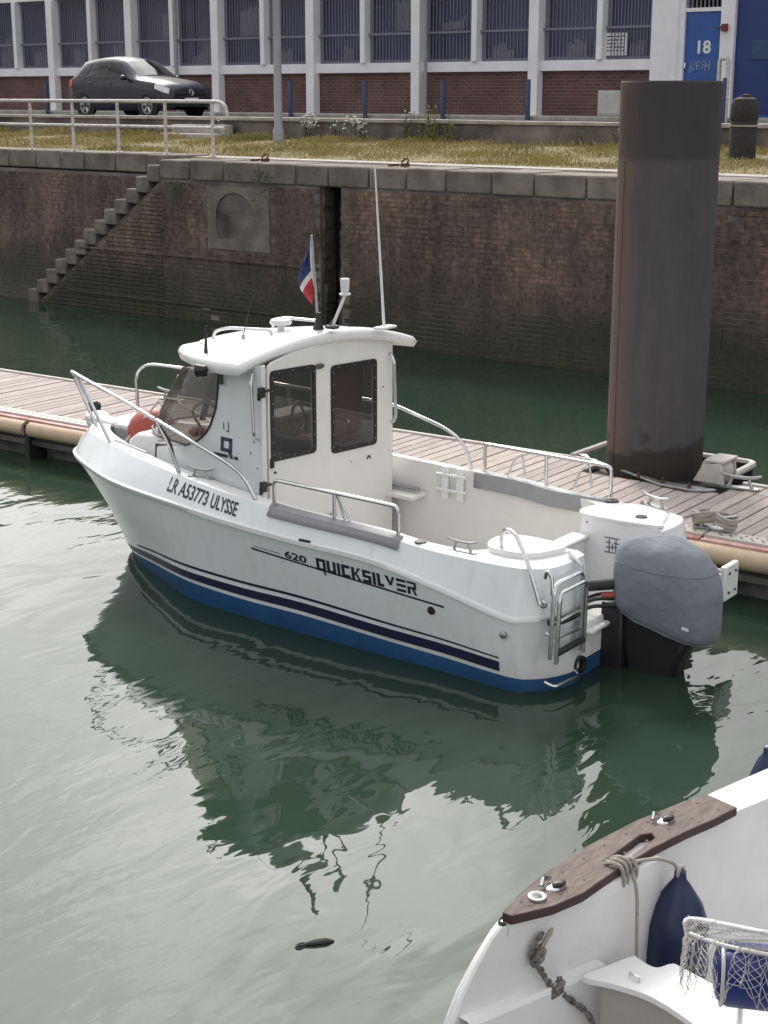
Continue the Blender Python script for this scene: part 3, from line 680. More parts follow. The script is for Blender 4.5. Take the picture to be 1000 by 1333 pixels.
MB().tube([(-17.04, 33.22, 3.64), (-17.04, 33.22, 5.0), (-17.0, 33.22, 5.06), (-16.86, 33.22, 5.06), (-16.82, 33.22, 5.0), (-16.82, 33.22, 3.64)], .05, 8).build("guard_rail", 'railpaint', ob).location = (16.86, -33.2, -3.64)

# ------------------------------------------------------------------ railing, lamp post, bollard
rl = thing("railing", "white tubular railing with two rails on the quay edge at the left", "railing", (-25, 21.9, 3.12))
RY = 21.95
def railpt(pxx):   # posts at even spacing along the coping
    return pxx
rx = [-30.5, -29.07, -27.66, -26.26, -24.84, -23.42, -22.04]
ry = [RY] * 6 + [RY - .05]
for x, y in zip(rx, ry):
    q = MB(); q.lathe([(.075, 3.10), (.075, 3.125), (.036, 3.13), (.034, 4.12)], (x, y, 0), 10); q.build("post", 'railpaint', rl)
top = [(-48, RY, 4.14), (-23.42, RY, 4.14), (-22.04, RY - .05, 4.14), (-21.80, RY - .06, 4.13), (-21.65, RY - .06, 4.05), (-21.62, RY - .06, 3.86)]
MB().tube(round_path(top, .14), .036, 10).build("top_rail", 'railpaint', rl)
MB().tube([(-48, RY, 3.64), (-23.42, RY, 3.64), (-21.72, RY - .05, 3.64)], .032, 10).build("mid_rail", 'railpaint', rl)
t = thing("street_lamp", "tall grey street lamp standing in the grass behind the coping", "street lamp", (-24.27, 26.2, 3.2))
MB().lathe([(.13, 3.15), (.13, 3.5), (.095, 3.56), (.088, 6.0), (.06, 11.0)], (-24.27, 26.2, 0), 12).build("pole", 'lamp', t)
MB().tube(smooth_path([(-24.27, 26.2, 10.95), (-24.24, 26.5, 11.3), (-24.12, 27.6, 11.5)]), .04, 8).build("arm", 'lamp', t)
MB().box((-24.10, 27.9, 11.5), (.28, .7, .14)).build("lantern", 'lamp', t, bevel=.04)
t = thing("mooring_bollard", "black iron mooring bollard with a pale band right of the steel pile", "bollard", (-12.50, 25.4, 3.18))
MB().lathe([(.235, 3.15), (.235, 3.8), (.225, 3.82), (.245, 3.86), (.245, 4.10), (.20, 4.20), (.10, 4.235), (.09, 4.27), (.02, 4.28)], (-12.50, 25.4, 0), 18).build("body", 'iron', t)
MB().lathe([(.246, 3.735), (.246, 3.765)], (-12.50, 25.4, 0), 18).build("band", 'concrete', t)

# ------------------------------------------------------------------ parked car (nose towards +X)
CX, CY, CZ = -32.75, 29.75, 3.645      # middle of the car on the road
car = thing("parked_car", "dark blue-grey hatchback parked on the road behind the white railing", "car", (CX, CY, CZ))
# stations along the length: x, half widths and heights: (sill y,z) (flank y,z) (belt y,z) (roof edge y,z) (roof centre z)
cs = [  # x,   ys,  zs,  yf,  zf,  yb,  zb,   yr,  zr,   zc
    (2.12, .45, .30, .55, .48, .50, .66, .30, .68, .69),
    (2.06, .68, .24, .76, .46, .71, .72, .46, .77, .785),
    (1.92, .80, .20, .84, .48, .80, .77, .58, .85, .865),
    (1.60, .83, .19, .88, .52, .84, .86, .64, .925, .94),
    (1.10, .85, .19, .89, .54, .86, .915, .66, .975, 1.0),
    (.85, .85, .19, .89, .55, .865, .94, .70, 1.0, 1.035),
    (.45, .85, .19, .89, .56, .865, .945, .655, 1.235, 1.275),
    (.10, .85, .19, .89, .56, .865, .95, .60, 1.42, 1.475),
    (-.30, .85, .19, .89, .57, .865, .955, .60, 1.475, 1.54),
    (-.80, .85, .19, .89, .57, .865, .97, .60, 1.48, 1.55),
    (-1.20, .85, .19, .89, .58, .86, .985, .59, 1.45, 1.52),
    (-1.55, .84, .20, .88, .60, .845, 1.0, .57, 1.405, 1.47),
    (-1.80, .82, .22, .86, .62, .825, 1.0, .55, 1.26, 1.31),
    (-1.99, .80, .25, .84, .62, .80, .95, .55, 1.02, 1.04),
    (-2.06, .70, .28, .76, .60, .72, .88, .48, .92, .93),
]
def car_sec(x):
    i = 0
    for i in range(len(cs) - 1):
        if cs[i][0] >= x >= cs[i + 1][0]: break
    a, b_ = cs[i], cs[i + 1]; t = (a[0] - x) / (a[0] - b_[0]); return [a[j] + (b_[j] - a[j]) * t for j in range(10)]
def car_pt(x, v):
    """v 0..4 : sill, flank, belt, roof edge, centre"""
    s_ = car_sec(x); P = [(s_[1], s_[2]), (s_[3], s_[4]), (s_[5], s_[6]), (s_[7], s_[8]), (0, s_[9])]
    i = min(int(v), 3); t = v - i; y = P[i][0] + (P[i + 1][0] - P[i][0]) * t; z = P[i][1] + (P[i + 1][1] - P[i][1]) * t
    if i in (0, 1): y += .018 * math.sin(math.pi * t)
    if i == 2: y += .022 * math.sin(math.pi * t)
    if i == 3: z += .015 * math.sin(math.pi * t)
    return y, z
def C(x, y, z): return (CX + x * .96, CY + y, CZ + z * 1.05)
xs = sorted(set([c[0] for c in cs] + [1.75, 1.3, .95, .65, .3, -.1, -.55, -1.0, -1.4, -1.7]), reverse=True)
vs = [0, .25, .5, .75, 1, 1.25, 1.5, 1.75, 2, 2.25, 2.5, 2.75, 3, 3.3, 3.6, 4]
b = MB(); rows = []
for x in xs:
    half = [car_pt(x, v) for v in vs]
    rows.append([C(x, -y, z) for y, z in half] + [C(x, y, z) for y, z in reversed(half[:-1])])
b.grid(rows); b.add(rows[0], [tuple(range(len(rows[0])))]); b.add(rows[-1], [tuple(range(len(rows[-1])))])
body = b.build("body", 'carpaint', car, smooth=55)
def patch(pts, side, off=.012, n=6, name="window", m='carglass', parent=car):
    """quad patch in (x, v); pts: 4 corners; side -1/1"""
    b = MB(); rows = []
    for i in range(n + 1):
        row = []
        for j in range(n + 1):
            s_, t = i / n, j / n
            x = (1 - s_) * ((1 - t) * pts[0][0] + t * pts[3][0]) + s_ * ((1 - t) * pts[1][0] + t * pts[2][0])
            v = (1 - s_) * ((1 - t) * pts[0][1] + t * pts[3][1]) + s_ * ((1 - t) * pts[1][1] + t * pts[2][1])
            y, z = car_pt(x, v); row.append(C(x, side * (y + off), z + off * .4))
        rows.append(row)
    return b.grid(rows).build(name, m, parent)
for sd in (-1, 1):
    patch([(.62, 2.10), (-.36, 2.10), (-.30, 2.86), (.10, 2.86)], sd, name="side_window")
    patch([(-.42, 2.10), (-1.16, 2.12), (-1.02, 2.86), (-.36, 2.86)], sd, name="side_window")
    patch([(-1.22, 2.15), (-1.62, 2.28), (-1.36, 2.82), (-1.08, 2.86)], sd, name="side_window")
    patch([(-.36, 2.05), (-.42, 2.05), (-.36, 2.9), (-.30, 2.9)], sd, off=.014, name="door_pillar", m='black')
    patch([(.74, 2.03), (-1.75, 2.03), (-1.75, 2.07), (.74, 2.07)], sd, off=.012, name="belt_trim", m='black', n=10)
    for hx in (-.22, -1.02):
        y, z = car_pt(hx, 1.75); MB().box(C(hx, sd * (y + .018), z), (.19, .03, .032)).build("door_handle", 'carpaint', car, bevel=.012)
    for sx in (.66, -.40, -1.30):
        patch([(sx, .35), (sx - .012, .35), (sx - .012, 2.0), (sx, 2.0)], sd, off=.003, name="door_seam", m='black')
    # mirror
    q = MB(); q.sphere(C(.50, sd * 1.0, 1.02), .1, 12, sc=(1, 1, 1)); q.v = [(CX + .52 + (x - CX - .5) * .8, y, CZ + 1.01 + (z - CZ - 1.02) * .72) for x, y, z in q.v]
    q.build("mirror", 'carpaint', car); MB().box(C(.54, sd * .90, .97), (.07, .12, .04)).build("mirror_arm", 'black', car, bevel=.01)
# windscreen & rear window, full width across the roof centre
def wide_patch(x0, v0, x1, v1, name, off=.012, n=8, xm=None):
    rows = []
    for i in range(n + 1):
        x = x0 + (x1 - x0) * i / n; vv = v0 + (v1 - v0) * i / n; row = []
        ks = [vv + (4 - vv) * k / 5 for k in range(6)]
        for k in ks: y, z = car_pt(x, k); row.append(C(x + off, -y, z + off))
        for k in reversed(ks[:-1]): y, z = car_pt(x, k); row.append(C(x + off, y, z + off))
        rows.append(row)
    return MB().grid(rows).build(name, 'carglass', car)
wide_patch(.80, 3.02, .13, 3.06, "windscreen")
b = MB(); rows = []
for i in range(7):
    x = -1.62 - .30 * i / 6; row = []
    for k in [3.05 + .95 * j / 5 for j in range(6)]: y, z = car_pt(x, k); row.append(C(x - .012, -y, z + .01))
    for k in [3.05 + .95 * j / 5 for j in range(4, -1, -1)]: y, z = car_pt(x, k); row.append(C(x - .012, y, z + .01))
    rows.append(row)
b.grid(rows).build("rear_window", 'carglass', car)
# white sheet added behind the windscreen to imitate sky reflected in the glass
MB().add([C(.68, -.55, 1.04), C(.68, .55, 1.04), C(.18, .50, 1.36), C(.18, -.50, 1.36)], [(0, 1, 2, 3)]).build("sky_reflection_sheet", 'paper', car)
# lamps, grille, bumper, plate
for sd in (-1, 1):
    b = MB(); rows = []
    for i in range(6):
        x = 1.62 + .44 * i / 5; row = []
        for j in range(5):
            v = 1.62 + .52 * j / 4 - (.10 * i / 5); y, z = car_pt(x, v); row.append(C(x + .012, sd * (y + .012), z + .004))
        rows.append(row)
    b.grid(rows).build("headlight", 'lens', car)
    b = MB(); rows = []
    for i in range(5):
        x = -1.80 - .22 * i / 4; row = []
        for j in range(5):
            v = 1.45 + .55 * j / 4; y, z = car_pt(x, v); row.append(C(x - .01, sd * (y + .012), z))
        rows.append(row)
    b.grid(rows).build("tail_light", 'redlens', car)
MB().box(C(2.125, 0, .60), (.03, .98, .075)).build("front_grille", 'black', car, bevel=.01)
MB().box(C(2.13, 0, .335), (.04, 1.0, .12)).build("lower_grille", 'black', car, bevel=.01)
MB().box(C(2.145, 0, .455), (.012, .50, .11)).build("number_plate", 'plate', car)
q = MB(); a = [C(2.146, .075 * math.cos(t), .635 + .075 * math.sin(t)) for t in [k * math.pi / 9 for k in range(18)]]
q.tube(a, .008, 5, True); bd_ = q.build("badge", 'chrome', car)
q = MB()
for pl in ([(-.05, .05), (-.018, -.005), (0, .045), (.018, -.005), (.05, .05)], [(-.062, .02), (-.03, -.06), (0, 0), (.03, -.06), (.062, .02)]):
    q.tube([C(2.147, -p[0], .635 + p[1]) for p in pl], .006, 4)
q.build("emblem", 'chrome', bd_)
for (wx) in (1.33, -1.28):
    for sd in (-1, 1):
        yo = .90
        wv = MB(); ax = (0, sd, 0)
        wv.lathe([(.20, -.02), (.30, -.015), (.318, .03), (.318, .14), (.29, .18), (.205, .165), (.20, .10), (.02, .09)], C(wx, sd * (yo - .175), .315), 22, axis=ax)
        wh_ = wv.build("wheel", 'tyre', car)
        q = MB()
        for k in range(5):
            t = k * 2 * math.pi / 5 + .3
            for dt in (-.13, .13):
                q.tube([C(wx + .04 * math.cos(t + dt * 2), sd * (yo - .03), .315 + .04 * math.sin(t + dt * 2)), C(wx + .198 * math.cos(t + dt), sd * (yo - .012), .315 + .198 * math.sin(t + dt))], .018, 5)
        q.tube([C(wx + .20 * math.cos(t), sd * (yo - .014), .315 + .20 * math.sin(t)) for t in [k * math.pi / 11 for k in range(22)]], .014, 5, True)
        q.build("rim", 'alloy', wh_)
        q = MB(); q.lathe([(.385, -.01), (.385, .012), (.30, .014)], C(wx, sd * (yo - .012 + (-.02 if wx > 0 else -.015)), .335), 26, axis=ax); q.build("wheel_arch", 'black', car)

# ------------------------------------------------------------------ verge grass and weeds
def blades(n, xr, yr, hmin, hmax, wd, seed):
    r = np.random.default_rng(seed)
    x = r.uniform(*xr, n); y = r.uniform(*yr, n)
    cl = np.array([mnoise.noise(Vector((a * .8, b_ * .8, 3))) for a, b_ in zip(x, y)])
    keep = r.uniform(-.75, .6, n) < cl; x, y, cl = x[keep], y[keep], cl[keep]; n = len(x)
    z = np.interp(y, [21.75, 23.5, 25.5, 27.3], [3.05, 3.09, 3.19, 3.26])
    h = r.uniform(hmin, hmax, n) * (1 + .9 * np.clip(cl, -.6, 1)) * np.interp(y, [22.3, 23.5, 26.2, 27.3], [.45, .8, 1.0, 1.5]); a = r.uniform(0, 2 * np.pi, n); l = r.uniform(.2, .9, n) * h
    dx, dy = np.cos(a), np.sin(a); V = np.empty((n * 4, 3)); la = r.uniform(0, 2 * np.pi, n); lx, ly = np.cos(la) * l, np.sin(la) * l
    V[0::4] = np.c_[x - dx * wd, y - dy * wd, z]; V[1::4] = np.c_[x + dx * wd, y + dy * wd, z]
    V[2::4] = np.c_[x + dx * wd * .7 + lx * .4, y + dy * wd * .7 + ly * .4, z + h * .65]; V[3::4] = np.c_[x + lx, y + ly, z + h]
    F = np.empty((n * 2, 3), int); k = np.arange(n) * 4
    F[0::2] = np.c_[k, k + 1, k + 2]; F[1::2] = np.c_[k, k + 2, k + 3]
    return V, F
V, F = blades(120000, (-46, -6), (22.3, 27.25), .03, .12, .007, 1)
me = bpy.data.meshes.new("verge_grass"); me.from_pydata(V.tolist(), [], F.tolist()); me.materials.append(M['grass'])
vg = bpy.data.objects.new("verge_grass", me); COL.objects.link(vg); tag(vg, "short dry grass with greener patches on the quay verge", "grass", kind='stuff')
def weed(x, y, h, n, lab, flowers, m='weedgreen', spread=.25):
    z0 = float(np.interp(y, [21.75, 23.5, 25.5, 27.3], [3.05, 3.09, 3.19, 3.26]))
    t = thing("weed_plant", lab, "weed", (x, y, z0), "tall weeds by the low wall")
    st, lf, fl = MB(), MB(), MB()
    for i in range(n):
        a = random.uniform(0, 6.28); r0 = random.uniform(0, spread); hh = h * random.uniform(.55, 1.0)
        p0 = Vector((x + r0 * math.cos(a), y + r0 * .4 * math.sin(a), z0 - .02)); p1 = p0 + Vector((random.uniform(-.1, .1), random.uniform(-.1, .1), hh))
        mid = (p0 + p1) / 2 + Vector((random.uniform(-.04, .04), random.uniform(-.04, .04), 0))
        st.tube([p0, mid, p1], [.007, .006, .003], 4)
        for j in range(7):
            s_ = random.uniform(.1, .95); p = p0.lerp(p1, s_); d = Vector((random.uniform(-1, 1), random.uniform(-1, 1), random.uniform(-.1, .8))).normalized() * random.uniform(.06, .14); sd = d.cross(Vector((0, 0, 1))).normalized() * .018
            lf.add([p, p + d * .5 + sd, p + d, p + d * .5 - sd], [(0, 1, 2, 3)])
        if random.random() < flowers:
            for j in range(random.randint(2, 5)):
                c_ = p1 + Vector((random.uniform(-.07, .07), random.uniform(-.07, .07), random.uniform(-.09, .03))); fl.lathe([(.022, 0), (.026, .012), (.008, .02)], c_, 6)
    tag(st.build("stems", m, t, smooth=0, weld=False), kind='stuff'); tag(lf.build("leaves", m, t, smooth=0, weld=False), kind='stuff')
    if fl.v: tag(fl.build("flowers", 'petal', t, smooth=0, weld=False), kind='stuff')
for a in [(-24.05, 26.95, .62, 16, "white flowering weed just right of the street lamp", .9), (-23.3, 27.0, .55, 10, "sparse green weed between the two white flowering weeds", .15), (-22.5, 26.8, .58, 14, "white flowering weed in the middle of the verge", .8),
          (-21.3, 27.05, .70, 12, "pale tall weed left of the tallest green weed clump", .1), (-20.62, 27.0, .95, 20, "tallest pale green weed clump reaching over the low wall", .0, 'weedpale'), (-20.05, 27.05, .72, 12, "green weed clump just right of the tallest one", .05, 'weedpale'),
          (-26.9, 26.9, .5, 10, "low weed at the foot of the concrete steps", .3), (-14.5, 27.0, .45, 9, "thin dry weed left of the steel pile", .2), (-15.9, 27.05, .42, 8, "small weed under the low wall between tall weeds and pile", .2)]:
    weed(*a)
for (x, z, lab) in ((-19.7, 2.95, "small green weed hanging from the coping above the arched niche"), (-22.0, 2.65, "tiny weed in the wall joint beside the top step")):
    t = thing("wall_weed", lab, "weed", (x, QY - .03, z)); lf = MB()
    for j in range(70):
        p = Vector((x + random.gauss(0, .09), QY - .05 - random.random() * .09, z - abs(random.gauss(0, .22)))); d = Vector((random.uniform(-1, 1), random.uniform(-1, .2), random.uniform(-1, .6))).normalized() * random.uniform(.04, .09); sd = d.cross(Vector((0, 1, .2))).normalized() * .016
        lf.add([p, p + d * .5 + sd, p + d, p + d * .5 - sd], [(0, 1, 2, 3)])
    tag(lf.build("leaves", 'weedgreen', t, smooth=0, weld=False), kind='stuff')

# ------------------------------------------------------------------ steel pile
PC = BW((1.45, -4.22, 0))
pl = thing("steel_pile", "thick dark steel mooring pile rising through the pontoon edge", "pile", (PC.x, PC.y, 0))
MB().lathe([(.502, -3), (.502, .2), (.502, 1.2), (.502, 2.4), (.502, 3.5), (.502, 4.40), (.492, 4.415)], (PC.x, PC.y, 0), 56).build("tube", 'pile', pl, smooth=30)
for z_ in (3.65,): MB().lathe([(.502, z_ - .012), (.505, z_), (.502, z_ + .012)], (PC.x, PC.y, 0), 56).build("weld_seam", 'pile', pl)
MB().tube([(PC.x + .5035 * math.cos(R(-118)), PC.y + .5035 * math.sin(R(-118)), z_) for z_ in (-1, 3.65)], .006, 5).build("seam_weld", 'pile', pl)

# ------------------------------------------------------------------ pontoon (boat frame: x along, y negative away)
PN0, PF0, DZ = -2.27, -3.98, .50
pt = thing("pontoon", "long floating timber pontoon with beige fender rolls along its edge", "pontoon", (3, -3.1, 0), frame='boat')
x = -6.0; pw = .142
pp = None; i = 0
NX0, NX1, NY = .36, 2.02, -3.52     # notch for the pile
while x < 24:
    notch = NX0 < x + pw / 2 < NX1
    y1 = NY if notch else PF0
    q = MB(); wv = random.uniform(-.004, .004)
    q.box((x + pw / 2, (PN0 + y1) / 2, DZ - .02 + wv), (pw - .017, abs(y1 - PN0), .04), rot=Matrix.Rotation(random.uniform(-.004, .004), 3, 'Y'))
    q.build("plank", 'plank', pt, smooth=0); x += pw
b = MB(); b.span(-6, 24, PF0, PN0 + .05, .2, DZ - .06); b.build("deck_frame", 'darkwood', pt)
b = MB(); b.span(-6, NX0, PF0 - .06, PF0 - .004, .30, DZ + .025); b.span(NX1, 24, PF0 - .06, PF0 - .004, .30, DZ + .025); b.build("far_edge_strip", 'strip', pt, bevel=.01)
# near edge: pale perforated strip, red tape line, fender rolls
x = -6.0
while x < 24:
    L_ = 2.95; q = MB(); q.span(x + .01, x + L_ - .01, PN0 + .004, PN0 + .20, DZ - .02, DZ + .012); es = q.build("edge_strip", 'strip', pt, bevel=.006)
    hb = MB(); hx = x + .1
    while hx < x + L_ - .1:
        for yy in (.06, .11, .155): hb.box((hx + (.03 if yy == .11 else 0), PN0 + yy, DZ + .0135), (.026, .016, .003))
        hx += .10
    tag(hb.build("drain_holes", 'greydark', es, smooth=0, weld=False), kind='stuff')
    q = MB(); q.span(x + .01, x + L_ - .01, PN0 + .203, PN0 + .29, DZ - .06, DZ - .012); q.build("red_strip", 'redstrip', pt, bevel=.006); x += L_
for (x0, x1) in ((-6, -3.4), (-3.33, .9), (.98, 4.75), (4.83, 8.62), (8.71, 12.6), (12.68, 16.5), (16.6, 20.4), (20.5, 24)):
    prof = []
    for k in range(11):
        t = math.pi / 2 - math.pi * k / 10; prof.append((PN0 + .28 + .11 * math.cos(t), .372 + .095 * math.sin(t)))
    rows = [[(xx, y, z) for y, z in prof] for xx in (x0, x0 + .02, (x0 + x1) / 2, x1 - .02, x1)]
    q = MB().grid(rows); q.add(rows[0], [tuple(range(11))]); q.add(rows[-1], [tuple(range(11))]); q.build("fender_roll", 'tubefend', pt)
b = MB(); b.span(-6, 24, PN0 + .12, PN0 + .272, .20, .45); b.build("side_beam", 'darkwood', pt)
b = MB(); b.span(-6, 24, PN0 + .16, PN0 + .30, .17, .235); b.build("side_rail", 'float', pt, bevel=.01)
for x in np.arange(-5.7, 24, 2.42):
    q = MB(); q.span(x, x + .95, PF0 + .1, PN0 + .15, -.6, .165); q.build("float_block", 'float', pt, bevel=.03)
    q = MB(); q.span(x + 1.05, x + 2.2, PF0 + .1, PN0 + .11, -.6, .165); q.build("float_block", 'float', pt, bevel=.03)
for x in (8.66, 4.79, .94, -3.36): MB().span(x - .035, x + .035, PN0 + .1, PN0 + .345, -.3, .43).build("joint_post", 'rubber', pt)
# guide frame round the pile
def cleat(name, x, y, z, ang, sc, m, parent):
    c_, s_ = math.cos(ang), math.sin(ang)
    def T(a, b_, h): return (x + (a * c_ - b_ * s_) * sc, y + (a * s_ + b_ * c_) * sc, z + h * sc)
    q = MB(); q.tube(smooth_path([T(-.17, 0, .115), T(-.09, 0, .095), T(0, 0, .09), T(.09, 0, .095), T(.17, 0, .115)], 4), [.011 * sc + .004 * sc * math.sin(math.pi * k / 16) for k in range(17)], 7)
    for a in (-.065, .065): q.tube([T(a, 0, .09), T(a * 1.25, .0, .04), T(a * 1.5, 0, .0)], [.014 * sc, .013 * sc, .02 * sc], 7)
    q.box(T(0, 0, .006), (.30 * sc, .07 * sc, .012 * sc), rot=ang)
    return q.build(name, m, parent)
b = MB(); b.prism([(NX1 + .28, -4.10, DZ + .012), (NX1 + .02, -3.98, DZ + .012), (1.0, NY + .10, DZ + .012), (.62, NY + .13, DZ + .012), (.50, NY + .05, DZ + .012), (.44, NY - .03, DZ + .012), (1.05, NY - .03, DZ + .012), (NX1 - .0, NY - .38, DZ + .012), (NX1 + .2, -4.16, DZ + .012)], (0, 0, .02))
b.build("guide_plate", 'alu', pt, bevel=.004)
for (x, y) in ((1.28, NY - .005), (.98, NY + .055), (.68, NY + .08)): MB().lathe([(.022, DZ + .03), (.022, DZ + .055), (.014, DZ + .06), (.014, DZ + .085)], (x, y, 0), 8).build("bolt", 'rust', pt)
hoop = round_path([(NX1 + .30, -4.02, DZ + .02), (NX1 + .28, -4.86, DZ + .02), (.58, -4.86, DZ + .02), (.56, -4.0, DZ + .02)], .12)
MB().tube(hoop, .038, 8).build("pile_hoop", 'strip', pt)
MB().span(.60, NX1 + .25, -4.84, -4.80, DZ - .25, DZ + .02).build("hoop_skirt", 'rubber', pt)
rb = MB(); rb.lathe([(.07, -.11), (.13, -.10), (.15, 0), (.13, .10), (.07, .11)], (.62, -3.96, DZ + .13), 16, axis=(.3, 1, 0)); rb.build("guide_roller", 'strip', pt)
b = MB()
for yy in (-3.80, -4.12): b.prism([(.46, yy, DZ + .02), (.80, yy, DZ + .02), (.70, yy, DZ + .20), (.50, yy, DZ + .24)], (0, .03, 0))
b.span(.47, .68, -4.12, -3.77, DZ + .235, DZ + .26); b.build("roller_bracket", 'strip', pt, bevel=.008)
cleat("mooring_cleat", .30, -3.80, DZ + .01, .12, 1.25, 'alu', pt)
cleat("mooring_cleat", 8.05, -3.82, DZ + .01, .1, 1.25, 'alu', pt)
cleat("mooring_cleat", -.12, PN0 + .02, DZ + .02, .1, 1.25, 'alu', pt)

# ------------------------------------------------------------------ the moored cabin boat (boat frame: x to the bow, y to port)
boat = thing("cabin_boat", "small white pilothouse motorboat with blue bottom moored along the pontoon", "boat", (2.5, 0, 0), frame='boat')
# hull lines, stern (inner edge of the pod) -> round the quarter -> bow; x, y, z lists
def line(xs_, ys_, zs_): return [Vector(p) for p in zip(xs_, ys_, zs_)]
X_ = [-.29, -.31, -.26, -.15, .02, .6, 1.2, 2.0, 2.7, 3.4, 4.1, 4.6, 5.0]
YW = [.45, .62, .80, .95, 1.04, 1.0, .985, .965, .92, .83, .52, .25, .08]
YT = [.45, .66, .86, 1.00, 1.075, 1.075, 1.065, 1.045, 1.0, .92, .67, .42, .19]
def stations(bx): return X_[:12] + [bx[0], bx[1]]
LN = {}
LN['deep'] = line(stations((4.55, 4.62)), [y * .78 for y in YW[:12]] + [.05, 0], [-.40] * 14)
LN['wl'] = line(stations((4.80, 4.90)), YW[:12] + [.10, 0], [-.03] * 9 + [-.04, -.06, -.08, -.09, -.10])
LN['blue'] = line(stations((4.84, 4.955)), [y + .005 for y in YW[:6]] + [1.0, .985, .95, .865, .56, .30, .125, 0], [.10, .10, .10, .10, .11, .12, .14, .17, .165, .17, .12, .06, .02, .0])
LN['navy0'] = line(stations((4.85, 4.97)), [y + .01 for y in YW[:6]] + [1.01, .99, .955, .875, .575, .32, .135, 0], [.125, .125, .125, .125, .14, .155, .175, .205, .20, .205, .155, .095, .05, .03])
LN['navy1'] = line(stations((4.87, 4.985)), [y + .02 for y in YW[:6]] + [1.02, 1.0, .965, .89, .60, .35, .15, 0], [.205, .205, .205, .205, .22, .235, .255, .285, .275, .275, .225, .155, .095, .07])
LN['thin0'] = line(stations((4.88, 4.99)), [y + .025 for y in YW[:6]] + [1.025, 1.005, .97, .895, .61, .36, .155, 0], [.23, .23, .23, .23, .245, .265, .29, .32, .315, .315, .26, .185, .115, .085])
LN['thin1'] = line(stations((4.885, 4.995)), [y + .027 for y in YW[:6]] + [1.03, 1.01, .975, .90, .615, .365, .157, 0], [.242, .242, .242, .242, .257, .28, .31, .345, .34, .34, .28, .20, .125, .095])
LN['mid'] = line(stations((5.06, 5.21)), [.45, .71, .91, 1.03, 1.095, 1.105, 1.095, 1.08, 1.04, .955, .77, .535, .22, 0], [.42, .42, .42, .42, .43, .47, .54, .56, .56, .56, .54, .52, .50, .48])
LN['crease'] = line(stations((5.19, 5.40)), [.45, .735, .945, 1.06, 1.112, 1.13, 1.135, 1.12, 1.085, 1.0, .86, .66, .30, 0], [.56, .56, .56, .55, .55, .66, .745, .76, .765, .775, .775, .765, .745, .72])
LN['under'] = line(stations((5.27, 5.50)), [.45, .745, .955, 1.068, 1.118, 1.142, 1.152, 1.142, 1.11, 1.025, .90, .725, .36, 0], [.585, .585, .585, .575, .575, .70, .80, .825, .85, .875, .895, .905, .905, .90])
LN['rub0'] = line(stations((5.30, 5.545)), [.45, .752, .965, 1.078, 1.13, 1.155, 1.17, 1.163, 1.135, 1.052, .935, .77, .385, 0], [.588, .588, .588, .578, .578, .705, .808, .832, .86, .89, .912, .93, .945, .945])
LN['rub1'] = line(stations((5.31, 5.56)), [.45, .752, .965, 1.078, 1.13, 1.155, 1.17, 1.163, 1.135, 1.054, .94, .775, .39, 0], [.622, .622, .622, .612, .612, .74, .842, .866, .895, .925, .948, .966, .982, .985])
LN['over'] = line(stations((5.29, 5.535)), [.45, .748, .955, 1.066, 1.115, 1.14, 1.15, 1.142, 1.11, 1.028, .915, .755, .375, 0], [.632, .632, .632, .622, .622, .752, .852, .876, .905, .935, .958, .976, .992, .995])
LN['flare'] = line(stations((5.24, 5.49)), [.45, .738, .935, 1.04, 1.085, 1.11, 1.122, 1.112, 1.07, .975, .84, .665, .345, 0], [.80, .80, .80, .80, .80, .86, .94, .965, .99, 1.03, 1.065, 1.085, 1.10, 1.10])
LN['gun'] = line([-.27, -.28, -.235, -.13, .03, .6, 1.2, 2.0, 2.7, 3.4, 4.1, 4.62, 5.13, 5.375], [.45, .72, .905, 1.0, 1.05, 1.08, 1.09, 1.075, 1.025, .905, .745, .575, .325, 0], [.965, .965, .965, .965, .965, .975, 1.02, 1.045, 1.085, 1.125, 1.165, 1.19, 1.21, 1.215])
LN['cap'] = line([-.22, -.23, -.19, -.10, .05, .6, 1.2, 2.0, 2.7, 3.4, 4.1, 4.59, 5.07, 5.30], [.45, .70, .865, .955, 1.005, 1.04, 1.055, 1.04, .985, .865, .705, .54, .30, 0], [.985, .985, .985, .985, .985, .995, 1.04, 1.065, 1.105, 1.145, 1.185, 1.21, 1.23, 1.235])
LN['inner'] = line([.30, .30, .32, .38, .50, .80, 1.2, 2.0, 2.7, 3.4, 4.06, 4.5, 4.92, 5.15], [.45, .60, .74, .85, .92, .955, .965, .95, .905, .79, .64, .48, .26, 0], [.985, .985, .985, .985, .985, 1.0, 1.04, 1.065, 1.105, 1.145, 1.18, 1.205, 1.225, 1.23])
NS = 7
def fine(name): return smooth_path(LN[name], NS)
def aftx(x): return x - .20 * min(max((.45 - x) / .55, 0), 1)
def mirror_rows(rows): return [[Vector((aftx(p[0]), -p[1], p[2])) for p in r] for r in rows]
def clampy(r): return [Vector((p[0], max(p[1], 0 if True else 0), p[2])) for p in r]
FL = {k: clampy(fine(k)) for k in LN}
def skin(names, part, m, smooth=60):
    b = MB(); rows = [FL[n] for n in names]; b.grid(rows); b.grid(mirror_rows(rows)); return b.build(part, m, boat, smooth=smooth)
skin(['deep', 'wl', 'blue'], "bottom", 'antifoul')
hull = skin(['blue', 'navy0', 'navy1', 'thin0', 'thin1', 'mid', 'crease', 'under'], "hull", 'hull')
skin(['under', 'rub0', 'rub1', 'over'], "rub_rail", 'rub')
skin(['over', 'flare', 'gun'], "bulwark", 'hull')
skin(['gun', 'cap', 'inner'], "gunwale_cap", 'gel')
